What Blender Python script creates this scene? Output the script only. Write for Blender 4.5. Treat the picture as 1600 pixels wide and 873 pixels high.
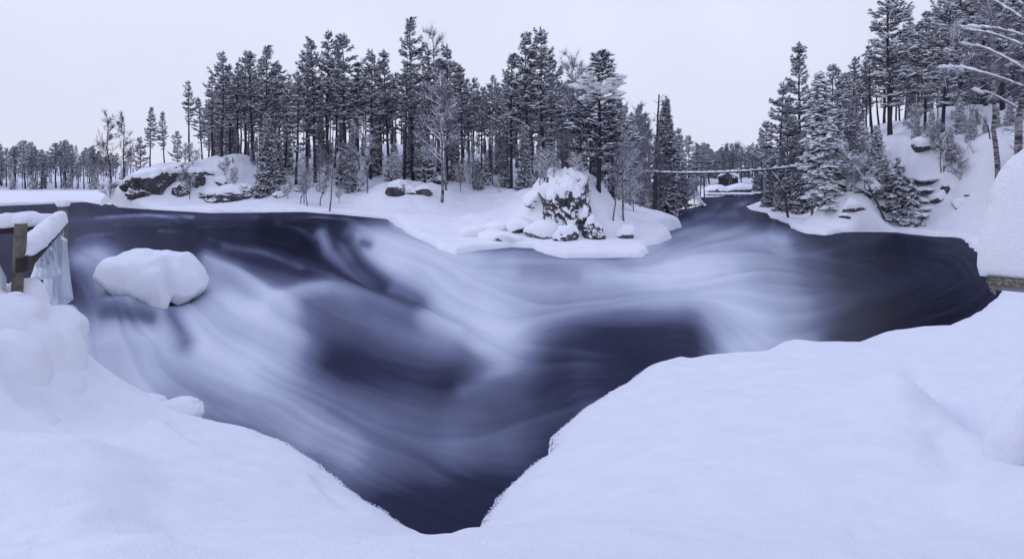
import bpy, math, random
import numpy as np
from math import radians, sin, cos, pi

for o in list(bpy.data.objects):
    bpy.data.objects.remove(o)
SC = bpy.context.scene
COL = SC.collection

# ------------------------------------------------------------------ camera
F, YH, CZ = 900.0, 275.0, 4.0          # focal length (px of the 1600 px frame), horizon row, eye height
cam_data = bpy.data.cameras.new('camera')
cam = bpy.data.objects.new('camera', cam_data)
COL.objects.link(cam)
cam.location = (0, 0, CZ)
cam.rotation_euler = (radians(90), 0, 0)
cam_data.sensor_width = 36
cam_data.lens = 36 * F / 1600
cam_data.shift_y = -(436.5 - YH) / 1600
cam_data.clip_start = 0.05
cam_data.clip_end = 3000
SC.camera = cam

# ------------------------------------------------------------------ sky and sun (overcast)
world = bpy.data.worlds.new('World')
SC.world = world
world.use_nodes = True
wn, wl_ = world.node_tree.nodes, world.node_tree.links
wn.clear()
SUN_EL, SUN_AZ = radians(48), radians(-60)      # azimuth from +Y towards +X
sky = wn.new('ShaderNodeTexSky')
sky.sky_type = 'NISHITA'
sky.sun_disc = False
sky.sun_elevation = SUN_EL
sky.sun_rotation = SUN_AZ
skm = wn.new('ShaderNodeVectorMath'); skm.operation = 'SCALE'; skm.inputs['Scale'].default_value = 0.07
wl_.new(sky.outputs[0], skm.inputs[0])
tc = wn.new('ShaderNodeTexCoord')
sep = wn.new('ShaderNodeSeparateXYZ'); wl_.new(tc.outputs['Generated'], sep.inputs[0])
ramp = wn.new('ShaderNodeValToRGB')
wl_.new(sep.outputs['Z'], ramp.inputs[0])
ramp.color_ramp.elements[0].position = 0.0
ramp.color_ramp.elements[0].color = (0.675, 0.70, 0.86, 1)
ramp.color_ramp.elements[1].position = 1.0
ramp.color_ramp.elements[1].color = (0.51, 0.57, 0.95, 1)
e = ramp.color_ramp.elements.new(0.25); e.color = (0.685, 0.71, 0.855, 1)
nz = wn.new('ShaderNodeTexNoise'); nz.inputs['Scale'].default_value = 1.6; nz.inputs['Detail'].default_value = 4
wl_.new(tc.outputs['Generated'], nz.inputs['Vector'])
mr = wn.new('ShaderNodeMapRange'); mr.inputs['To Min'].default_value = 0.90; mr.inputs['To Max'].default_value = 1.06
mr.inputs['From Min'].default_value = 0.3; mr.inputs['From Max'].default_value = 0.7
wl_.new(nz.outputs['Fac'], mr.inputs['Value'])
cl = wn.new('ShaderNodeVectorMath'); cl.operation = 'SCALE'
wl_.new(ramp.outputs[0], cl.inputs[0]); wl_.new(mr.outputs[0], cl.inputs['Scale'])
mx = wn.new('ShaderNodeMix'); mx.data_type = 'RGBA'; mx.inputs[0].default_value = 0.90   # cloud cover
wl_.new(skm.outputs[0], mx.inputs[6]); wl_.new(cl.outputs[0], mx.inputs[7])
bg = wn.new('ShaderNodeBackground'); bg.inputs['Strength'].default_value = 1.0
wl_.new(mx.outputs[2], bg.inputs['Color'])
wo = wn.new('ShaderNodeOutputWorld'); wl_.new(bg.outputs[0], wo.inputs['Surface'])

sun_data = bpy.data.lights.new('sun', 'SUN')
sun_data.energy = 0.5
sun_data.angle = radians(35)
sun_data.color = (0.82, 0.86, 1.0)
sun = bpy.data.objects.new('sun', sun_data)
COL.objects.link(sun)
sun.rotation_euler = (radians(90) - SUN_EL, 0, pi - SUN_AZ)
sun.location = (-20, 10, 40)

SC.view_settings.view_transform = 'Standard'
SC.view_settings.look = 'None'
SC.view_settings.exposure = 0.30
SC.view_settings.gamma = 1.0
SC.render.engine = 'CYCLES'
SC.cycles.use_denoising = True
SC.cycles.max_bounces = 6
SC.cycles.diffuse_bounces = 3
SC.cycles.glossy_bounces = 3
SC.cycles.transmission_bounces = 4
SC.cycles.transparent_max_bounces = 6

# ------------------------------------------------------------------ helpers
def W(px, py, z):
    Y = F * (CZ - z) / (py - YH)
    return np.array(((px - 800) / F * Y, Y, z))
def D(px, py, Y):
    return np.array(((px - 800) / F * Y, Y, CZ - (py - YH) / F * Y))
def smooth(a, b, x):
    t = np.clip((x - a) / (b - a), 0, 1)
    return t * t * (3 - 2 * t)

_perm = np.random.RandomState(7).permutation(256)
_perm = np.concatenate([_perm, _perm, _perm])
_grad = np.random.RandomState(8).normal(size=(256, 3))
_grad /= np.linalg.norm(_grad, axis=1)[:, None]
def noise(x, y, z):
    x, y, z = np.broadcast_arrays(np.asarray(x, float), np.asarray(y, float), np.asarray(z, float))
    xi, yi, zi = np.floor(x).astype(int), np.floor(y).astype(int), np.floor(z).astype(int)
    xf, yf, zf = x - xi, y - yi, z - zi
    u, v, w = [t * t * t * (t * (t * 6 - 15) + 10) for t in (xf, yf, zf)]
    xi &= 255; yi &= 255; zi &= 255
    def g(i, j, k):
        h = _perm[_perm[_perm[(xi + i) & 255] + ((yi + j) & 255)] + ((zi + k) & 255)]
        G = _grad[h]
        return G[..., 0] * (xf - i) + G[..., 1] * (yf - j) + G[..., 2] * (zf - k)
    x00 = g(0, 0, 0) * (1 - u) + g(1, 0, 0) * u
    x10 = g(0, 1, 0) * (1 - u) + g(1, 1, 0) * u
    x01 = g(0, 0, 1) * (1 - u) + g(1, 0, 1) * u
    x11 = g(0, 1, 1) * (1 - u) + g(1, 1, 1) * u
    return 1.6 * ((x00 * (1 - v) + x10 * v) * (1 - w) + (x01 * (1 - v) + x11 * v) * w)
def fbm(x, y, z=0.0, o=4):
    s = 0; a = 0.5; f = 1.0
    for _ in range(o):
        s = s + a * noise(x * f, y * f, z * f + 3.7 * f); a *= 0.5; f *= 2.03
    return s

def mk_mesh(name, verts, faces, mat, smooth_=True, attrs=None):
    verts = np.asarray(verts, np.float32); faces = np.asarray(faces, np.int32)
    me = bpy.data.meshes.new(name)
    n, k = faces.shape
    me.vertices.add(len(verts)); me.vertices.foreach_set('co', verts.ravel())
    me.loops.add(n * k); me.loops.foreach_set('vertex_index', faces.ravel())
    me.polygons.add(n)
    me.polygons.foreach_set('loop_start', np.arange(0, n * k, k, dtype=np.int32))
    me.polygons.foreach_set('loop_total', np.full(n, k, np.int32))
    me.polygons.foreach_set('use_smooth', np.full(n, bool(smooth_)))
    me.update(calc_edges=True)
    if attrs:
        for a, v in attrs.items():
            at = me.attributes.new(a, 'FLOAT', 'POINT'); at.data.foreach_set('value', np.asarray(v, np.float32))
    me.validate()
    if mat: me.materials.append(mat)
    return me
def link(name, me, parent=None, loc=None):
    o = bpy.data.objects.new(name, me); COL.objects.link(o)
    if parent is not None: o.parent = parent
    if loc is not None: o.location = loc
    return o
def tag(o, label=None, cat=None, group=None, kind=None):
    if label: o['label'] = label
    if cat: o['category'] = cat
    if group: o['group'] = group
    if kind: o['kind'] = kind
    return o
def empty(name, loc, label, cat, group=None, rz=0.0, s=1.0):
    o = bpy.data.objects.new(name, None); COL.objects.link(o)
    o.location = [float(v) for v in loc]; o.rotation_euler = (0, 0, rz)
    o.scale = s if isinstance(s, tuple) else (s, s, s)
    o.empty_display_size = 0.2
    return tag(o, label, cat, group)

class Acc:
    """collects triangles"""
    def __init__(s): s.v = []; s.f = []; s.n = 0
    def add(s, v, f):
        v = np.asarray(v, float).reshape(-1, 3); f = np.asarray(f, int).reshape(-1, 3)
        s.v.append(v); s.f.append(f + s.n); s.n += len(v)
    def tube(s, pts, rad, sides=6, cap=True):
        pts = np.asarray(pts, float); n = len(pts)
        rad = np.broadcast_to(np.asarray(rad, float), (n,))
        t = np.gradient(pts, axis=0); t /= np.linalg.norm(t, axis=1)[:, None] + 1e-9
        ref = np.array((0, 0, 1.0)) if abs(t[0, 2]) < .9 else np.array((1.0, 0, 0))
        a = np.cross(t, ref); a /= np.linalg.norm(a, axis=1)[:, None] + 1e-9
        b = np.cross(t, a)
        th = np.arange(sides) * 2 * pi / sides
        v = pts[:, None] + rad[:, None, None] * (np.cos(th)[None, :, None] * a[:, None] + np.sin(th)[None, :, None] * b[:, None])
        i = np.arange(n - 1)[:, None] * sides; j = np.arange(sides)[None]; k = (j + 1) % sides
        q = np.stack([i + j, i + k, i + k + sides, i + j + sides], -1).reshape(-1, 4)
        f = np.concatenate([q[:, [0, 1, 2]], q[:, [0, 2, 3]]])
        v = v.reshape(-1, 3)
        if cap:
            m = len(v); v = np.concatenate([v, pts[:1], pts[-1:]])
            j = np.arange(sides); k = (j + 1) % sides
            f = np.concatenate([f, np.stack([k, j, np.full(sides, m)], 1),
                                np.stack([j + (n - 1) * sides, k + (n - 1) * sides, np.full(sides, m + 1)], 1)])
        s.add(v, f)
    def box(s, c, size, axes=None):
        p = np.array([[x, y, z] for x in (-.5, .5) for y in (-.5, .5) for z in (-.5, .5)]) * np.asarray(size, float)
        if axes is not None: p = p @ np.asarray(axes, float)
        q = [(0, 1, 3, 2), (4, 6, 7, 5), (0, 4, 5, 1), (2, 3, 7, 6), (0, 2, 6, 4), (1, 5, 7, 3)]
        f = [t for a, b, c_, d in q for t in ((a, b, c_), (a, c_, d))]
        s.add(p + np.asarray(c, float), f)
    def mesh(s, name, mat, sm=True):
        if not s.v: return mk_mesh(name, np.zeros((3, 3)), np.array([[0, 1, 2]]), mat, sm)
        return mk_mesh(name, np.concatenate(s.v), np.concatenate(s.f), mat, sm)

def icosphere(n):
    p = (1 + 5 ** .5) / 2
    v = [(-1, p, 0), (1, p, 0), (-1, -p, 0), (1, -p, 0), (0, -1, p), (0, 1, p), (0, -1, -p), (0, 1, -p), (p, 0, -1), (p, 0, 1), (-p, 0, -1), (-p, 0, 1)]
    f = [(0, 11, 5), (0, 5, 1), (0, 1, 7), (0, 7, 10), (0, 10, 11), (1, 5, 9), (5, 11, 4), (11, 10, 2), (10, 7, 6), (7, 1, 8), (3, 9, 4), (3, 4, 2), (3, 2, 6), (3, 6, 8), (3, 8, 9), (4, 9, 5), (2, 4, 11), (6, 2, 10), (8, 6, 7), (9, 8, 1)]
    v = [np.array(q) / np.linalg.norm(q) for q in v]
    for _ in range(n):
        c = {}; nf = []
        def mid(a, b):
            k = (min(a, b), max(a, b))
            if k not in c:
                m = v[a] + v[b]; v.append(m / np.linalg.norm(m)); c[k] = len(v) - 1
            return c[k]
        for a, b, d in f:
            x, y, z = mid(a, b), mid(b, d), mid(d, a)
            nf += [(a, x, z), (b, y, x), (d, z, y), (x, y, z)]
        f = nf
    return np.array(v), np.array(f)
ICO = {n: icosphere(n) for n in (2, 3, 4, 5)}
def vnormals(v, f):
    fn = np.cross(v[f[:, 1]] - v[f[:, 0]], v[f[:, 2]] - v[f[:, 0]])
    n = np.zeros_like(v)
    for k in range(3): np.add.at(n, f[:, k], fn)
    return n / (np.linalg.norm(n, axis=1)[:, None] + 1e-12)

# ------------------------------------------------------------------ materials
def mat(name):
    m = bpy.data.materials.new(name); m.use_nodes = True
    nt = m.node_tree; nt.nodes.clear()
    out = nt.nodes.new('ShaderNodeOutputMaterial')
    b = nt.nodes.new('ShaderNodeBsdfPrincipled')
    nt.links.new(b.outputs[0], out.inputs['Surface'])
    return m, nt, b
def noise_node(nt, scale, detail=4, rough=0.55, coord='Object'):
    t = nt.nodes.new('ShaderNodeTexCoord'); n = nt.nodes.new('ShaderNodeTexNoise')
    n.inputs['Scale'].default_value = scale; n.inputs['Detail'].default_value = detail; n.inputs['Roughness'].default_value = rough
    nt.links.new(t.outputs[coord], n.inputs['Vector']); return n
def ramp_node(nt, src, stops):
    r = nt.nodes.new('ShaderNodeValToRGB'); nt.links.new(src, r.inputs[0])
    el = r.color_ramp.elements
    while len(el) < len(stops): el.new(0.5)
    for x, (p, c) in zip(el, stops): x.position = p; x.color = (*c, 1)
    return r
def bump(nt, b, src, strength, dist):
    n = nt.nodes.new('ShaderNodeBump'); n.inputs['Strength'].default_value = strength; n.inputs['Distance'].default_value = dist
    nt.links.new(src, n.inputs['Height']); nt.links.new(n.outputs[0], b.inputs['Normal']); return n

def snow_mat(name, s1=3.0, s2=40.0, bd=0.02, col=((.80, .82, .88), (.88, .895, .93))):
    m, nt, b = mat(name)
    n1 = noise_node(nt, s1, 6, .6); n2 = noise_node(nt, s2, 3, .6)
    r = ramp_node(nt, n1.outputs['Fac'], [(.3, col[0]), (.7, col[1])])
    nt.links.new(r.outputs[0], b.inputs['Base Color'])
    a = nt.nodes.new('ShaderNodeMath'); a.operation = 'MULTIPLY_ADD'
    nt.links.new(n2.outputs['Fac'], a.inputs[0]); a.inputs[1].default_value = .7; nt.links.new(n1.outputs['Fac'], a.inputs[2])
    bump(nt, b, a.outputs[0], .55, bd)
    b.inputs['Roughness'].default_value = .75
    b.inputs['Specular IOR Level'].default_value = .2
    return m
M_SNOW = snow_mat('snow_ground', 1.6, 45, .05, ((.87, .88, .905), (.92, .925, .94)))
M_SNOWN = snow_mat('snow_near', 2.6, 55, .05, ((.80, .82, .865), (.86, .875, .905)))  # same snow as the far bank, coloured darker to paint in a dimmer foreground
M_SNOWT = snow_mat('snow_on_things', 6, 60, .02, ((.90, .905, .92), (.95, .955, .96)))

def simple(name, c1, c2, scale=8, rough=.85, bd=.01, spec=.2):
    m, nt, b = mat(name)
    n = noise_node(nt, scale, 6, .65)
    r = ramp_node(nt, n.outputs['Fac'], [(.32, c1), (.68, c2)])
    nt.links.new(r.outputs[0], b.inputs['Base Color'])
    b.inputs['Roughness'].default_value = rough; b.inputs['Specular IOR Level'].default_value = spec
    if bd: bump(nt, b, n.outputs['Fac'], .8, bd)
    return m
M_NEEDLE = simple('pine_needles', (.012, .013, .032), (.033, .035, .070), 1.5, .7, 0, .1)
M_SPRUCE = simple('spruce_needles', (.010, .012, .030), (.029, .032, .064), 1.5, .7, 0, .1)
M_BARK = simple('pine_bark', (.022, .018, .032), (.068, .050, .070), 9, .9, .02)
M_TWIG = simple('frosted_twigs', (.16, .15, .18), (.34, .33, .38), 5, .9, 0)
M_DARKTWIG = simple('bare_twigs', (.045, .036, .04), (.12, .10, .11), 5, .9, 0)
M_WOOD = simple('weathered_wood', (.075, .068, .058), (.21, .195, .165), 6, .9, .01)
M_DARKWOOD = simple('dark_wet_wood', (.018, .013, .013), (.06, .045, .04), 7, .8, .01)
M_RUST = simple('rusty_timber', (.03, .016, .014), (.10, .045, .035), 14, .85, .01)
M_LICHEN = simple('lichen_covered_wood', (.02, .018, .016), (.30, .28, .22), 60, .95, .006)
M_METAL = simple('painted_metal', (.16, .15, .18), (.24, .23, .26), 10, .45, 0, .5)
M_CABLE = simple('steel_cable', (.05, .05, .055), (.10, .10, .11), 10, .6, 0)
M_BOARD = simple('sign_board', (.36, .37, .40), (.46, .47, .50), 6, .7, 0)
M_MARK = simple('sign_mark', (.015, .015, .02), (.03, .03, .035), 6, .7, 0)

def birch_mat():
    m, nt, b = mat('birch_bark')
    t = nt.nodes.new('ShaderNodeTexCoord'); mp = nt.nodes.new('ShaderNodeMapping'); mp.inputs['Scale'].default_value = (2, 2, 9)
    n = nt.nodes.new('ShaderNodeTexNoise'); n.inputs['Scale'].default_value = 1.3; n.inputs['Detail'].default_value = 6
    nt.links.new(t.outputs['Object'], mp.inputs[0]); nt.links.new(mp.outputs[0], n.inputs['Vector'])
    r = ramp_node(nt, n.outputs['Fac'], [(.42, (.03, .025, .028)), (.56, (.30, .28, .29))])
    nt.links.new(r.outputs[0], b.inputs['Base Color']); b.inputs['Roughness'].default_value = .85
    return m
M_BIRCH = birch_mat()

def rock_mat():
    m, nt, b = mat('granite')
    n1 = noise_node(nt, 1.3, 8, .68); n2 = noise_node(nt, 7, 6, .7)
    r = ramp_node(nt, n1.outputs['Fac'], [(.28, (.018, .014, .016)), (.45, (.07, .06, .065)), (.60, (.15, .145, .155)), (.78, (.23, .225, .235))])
    r2 = ramp_node(nt, n2.outputs['Fac'], [(.35, (.25, .22, .22)), (.6, (1, 1, 1))])
    mxx = nt.nodes.new('ShaderNodeMix'); mxx.data_type = 'RGBA'; mxx.blend_type = 'MULTIPLY'; mxx.inputs[0].default_value = .8
    nt.links.new(r.outputs[0], mxx.inputs[6]); nt.links.new(r2.outputs[0], mxx.inputs[7])
    ge = nt.nodes.new('ShaderNodeNewGeometry'); sx_ = nt.nodes.new('ShaderNodeSeparateXYZ'); nt.links.new(ge.outputs['Normal'], sx_.inputs[0])
    n3 = noise_node(nt, 4.5, 7, .7)
    sm = nt.nodes.new('ShaderNodeMath'); sm.operation = 'MULTIPLY_ADD'; nt.links.new(n3.outputs['Fac'], sm.inputs[0]); sm.inputs[1].default_value = 1.9; nt.links.new(sx_.outputs['Z'], sm.inputs[2])
    rs_ = nt.nodes.new('ShaderNodeMapRange'); rs_.inputs['From Min'].default_value = 1.38; rs_.inputs['From Max'].default_value = 1.52; nt.links.new(sm.outputs[0], rs_.inputs['Value'])
    mw = nt.nodes.new('ShaderNodeMix'); mw.data_type = 'RGBA'; nt.links.new(rs_.outputs[0], mw.inputs[0]); nt.links.new(mxx.outputs[2], mw.inputs[6]); mw.inputs[7].default_value = (.88, .89, .91, 1)
    nt.links.new(mw.outputs[2], b.inputs['Base Color'])
    ad = nt.nodes.new('ShaderNodeMath'); ad.operation = 'ADD'
    nt.links.new(n1.outputs['Fac'], ad.inputs[0]); nt.links.new(n2.outputs['Fac'], ad.inputs[1])
    bump(nt, b, ad.outputs[0], 1.0, .12); b.inputs['Roughness'].default_value = .9
    return m
M_ROCK = rock_mat()

def ice_mat(name, col, tr=.35):
    m, nt, b = mat(name)
    n = noise_node(nt, 22, 4, .6)
    b.inputs['Base Color'].default_value = (*col, 1)
    b.inputs['Roughness'].default_value = .22; b.inputs['IOR'].default_value = 1.31
    b.inputs['Transmission Weight'].default_value = tr
    bump(nt, b, n.outputs['Fac'], .6, .02)
    return m
M_ICE = ice_mat('clear_ice', (.70, .76, .84), .6)

def water_mat():
    m, nt, b = mat('river_water')
    at = nt.nodes.new('ShaderNodeAttribute'); at.attribute_name = 'foam_sheen'
    tn = nt.nodes.new('ShaderNodeAttribute'); tn.attribute_name = 'tint'
    r = ramp_node(nt, at.outputs['Fac'], [(0, (.004, .004, .011)), (.22, (.030, .033, .060)), (.52, (.17, .19, .27)), (.8, (.46, .50, .58)), (1, (.76, .79, .82))])
    mxx = nt.nodes.new('ShaderNodeMix'); mxx.data_type = 'RGBA'
    nt.links.new(tn.outputs['Fac'], mxx.inputs[0]); nt.links.new(r.outputs[0], mxx.inputs[6]); mxx.inputs[7].default_value = (.095, .095, .072, 1)
    nt.links.new(mxx.outputs[2], b.inputs['Base Color'])
    b.inputs['Roughness'].default_value = .9; b.inputs['Specular IOR Level'].default_value = 0
    gl = nt.nodes.new('ShaderNodeBsdfGlossy'); gl.inputs['Color'].default_value = (.46, .48, .66, 1)
    mr = nt.nodes.new('ShaderNodeMapRange'); mr.inputs['To Min'].default_value = .20; mr.inputs['To Max'].default_value = .8
    nt.links.new(at.outputs['Fac'], mr.inputs['Value']); nt.links.new(mr.outputs[0], gl.inputs['Roughness'])
    fr = nt.nodes.new('ShaderNodeFresnel'); fr.inputs['IOR'].default_value = 1.33
    m2 = nt.nodes.new('ShaderNodeMapRange'); m2.inputs['To Min'].default_value = .27; m2.inputs['To Max'].default_value = .05; m2.inputs['From Max'].default_value = .7
    nt.links.new(at.outputs['Fac'], m2.inputs['Value'])
    mu = nt.nodes.new('ShaderNodeMath'); mu.operation = 'MULTIPLY'; nt.links.new(fr.outputs[0], mu.inputs[0]); nt.links.new(m2.outputs[0], mu.inputs[1])
    ms = nt.nodes.new('ShaderNodeMixShader'); nt.links.new(mu.outputs[0], ms.inputs[0]); nt.links.new(b.outputs[0], ms.inputs[1]); nt.links.new(gl.outputs[0], ms.inputs[2])
    nt.links.new(ms.outputs[0], [n for n in nt.nodes if n.type == 'OUTPUT_MATERIAL'][0].inputs['Surface'])
    return m
M_WATER = water_mat()

# ------------------------------------------------------------------ river plan
# shores: pixel of the water's edge and the water level there
FS = [(-260, 330, 1.2), (-100, 326, 1.2), (0, 322, 1.2), (70, 319, 1.2), (132, 315.5, 1.2), (160, 320, 1.2), (205, 325, 1.2), (260, 329, 1.2), (330, 333, 1.2), (400, 332, 1.2),
      (470, 332, 1.2), (560, 334, 1.2), (605, 337, 1.15), (622, 346, 1.0), (640, 360, .7), (665, 373, .45), (690, 390, .15), (712, 397, .05),
      (745, 391, 0), (800, 387, 0), (832, 389, 0), (852, 397, 0), (885, 402, 0), (950, 401, 0), (1002, 400, 0), (1012, 391, 0), (1004, 387, 0), (1032, 379, 0),
      (1048, 370, 0), (1022, 365, 0), (1062, 354, 0), (1036, 347, 0), (1050, 338, 0), (1042, 332, 0), (1062, 329, 0), (1085, 326, 0), (1104, 321, 0), (1098, 314.5, 0), (1094, 309, 0)]
END = [(1130, 307, 0), (1185, 305.5, 0), (1215, 304.5, 0)]
RB = [(1212, 307, 0), (1196, 310, 0), (1188, 315, 0), (1166, 323, 0), (1172, 328, 0), (1200, 334, 0), (1204, 340, 0), (1232, 349, 0), (1240, 359, 0), (1262, 366, 0), (1290, 369, 0),
      (1318, 364, 0), (1350, 362, 0), (1400, 363, 0), (1450, 369, 0), (1503, 373, 0), (1512, 384, 0), (1530, 396, 0), (1548, 412, 0), (1572, 428, 0)]
NBK = [(1570, 452, 0), (1545, 478, 0), (1512, 497, 0), (1470, 514, 0), (1420, 516, 0), (1375, 523, 0), (1330, 541, 0), (1262, 541, 0), (1222, 536, 0), (1184, 557, 0), (1100, 560, 0), (1050, 569, 0),
       (1000, 585, 0), (955, 614, 0), (905, 645, 0), (862, 684, 0), (856, 712, 0), (822, 737, 0), (775, 779, 0), (742, 834, 0), (706, 862, 0), (655, 838, 0), (600, 800, 0),
       (550, 770, 0), (505, 730, 0), (452, 697, 0), (400, 676, 0), (330, 662, 0), (280, 642, 0), (215, 628, 0), (155, 626, 0), (124, 612, 0), (112, 560, .1), (98, 512, .4), (40, 462, .9), (-60, 436, 1.0), (-260, 420, 1.1)]
POLY = np.array([W(*p)[:2] for p in FS + END + RB + NBK])

def sdf(X, Y):
    """signed distance to the shoreline, positive on land"""
    sh = X.shape; X = X.ravel(); Y = Y.ravel()
    out = np.empty(X.size)
    A = POLY; B = np.roll(POLY, -1, 0)
    for c in range(0, X.size, 60000):
        x = X[c:c + 60000]; y = Y[c:c + 60000]
        best = np.full(x.size, 1e18); ins = np.zeros(x.size, bool)
        for (ax, ay), (bx, by) in zip(A, B):
            dx, dy = bx - ax, by - ay
            t = np.clip(((x - ax) * dx + (y - ay) * dy) / (dx * dx + dy * dy + 1e-12), 0, 1)
            best = np.minimum(best, (x - ax - t * dx) ** 2 + (y - ay - t * dy) ** 2)
            if ay != by:
                ins ^= ((ay > y) != (by > y)) & (x < dx * (y - ay) / dy + ax)
        out[c:c + 60000] = np.where(ins, -1, 1) * np.sqrt(best)
    return out.reshape(sh)

WCP = [(-100, 340, 1.2), (0, 330, 1.2), (100, 335, 1.2), (60, 380, 1.2), (120, 385, 1.18), (-60, 420, 1.15), (60, 430, 1.05), (130, 410, 1.1), (100, 450, .85), (120, 500, .45), (140, 560, .12), (160, 600, 0.0), (200, 620, 0),
       (200, 350, 1.2), (300, 345, 1.2), (400, 345, 1.2), (480, 345, 1.2), (540, 342, 1.2), (590, 345, 1.1), (200, 390, 1.15), (250, 380, 1.18), (200, 440, .95), (240, 480, .48), (285, 478, .5), (262, 500, .38), (180, 510, .4), (230, 550, .2), (260, 590, .02), (170, 460, .8),
       (350, 380, 1.15), (400, 380, 1.1), (450, 375, 1.1), (380, 420, .9), (340, 450, .8), (330, 490, .5), (300, 520, .35), (350, 570, .1), (430, 630, 0), (420, 470, .55), (430, 440, .75),
       (500, 380, 1.0), (480, 410, .8), (520, 440, .5), (560, 430, .45), (540, 360, 1.05), (580, 365, .8), (600, 392, .3), (640, 380, .4), (560, 400, .6), (640, 480, .1), (600, 440, .25), (690, 410, .05), (700, 450, 0), (740, 430, 0),
       (480, 480, .45), (520, 520, .2), (600, 540, .05), (450, 560, .1), (540, 600, 0), (700, 560, 0), (640, 660, 0), (760, 640, 0), (700, 760, 0), (800, 500, 0), (820, 420, 0), (900, 430, 0), (900, 560, 0), (980, 500, .08),
       (1000, 420, 0), (1100, 400, 0), (1100, 480, 0), (1200, 420, 0), (1200, 500, 0), (1300, 400, 0), (1300, 480, 0), (1400, 400, 0), (1400, 480, 0), (1500, 400, 0), (1540, 440, 0), (1100, 340, 0), (1150, 320, 0), (1150, 308, 0), (1000, 390, 0), (640, 800, 0), (900, 700, 0), (1200, 600, 0), (400, 700, 0), (100, 700, 0)]
_w = np.array([(*W(*p)[:2], p[2]) for p in WCP])
_wa, _wb, _wz = F * _w[:, 0] / _w[:, 1], F * 3.4 / _w[:, 1], _w[:, 2]
def ab(X, Y):
    Yc = np.maximum(Y, 2.0)
    return F * X / Yc, F * 3.4 / Yc
def wlevel(X, Y):
    a, b = ab(X, Y)
    num = np.zeros_like(a); den = np.zeros_like(a)
    for pa, pb, pz in zip(_wa, _wb, _wz):
        r2 = ((a - pa) ** 2 + (1.6 * (b - pb)) ** 2)
        w = np.exp(-r2 / (2 * 26.0 ** 2)) + 1e-5 / (1 + r2 / 900.0) ** 2
        num += w * pz; den += w
    return num / den

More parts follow.
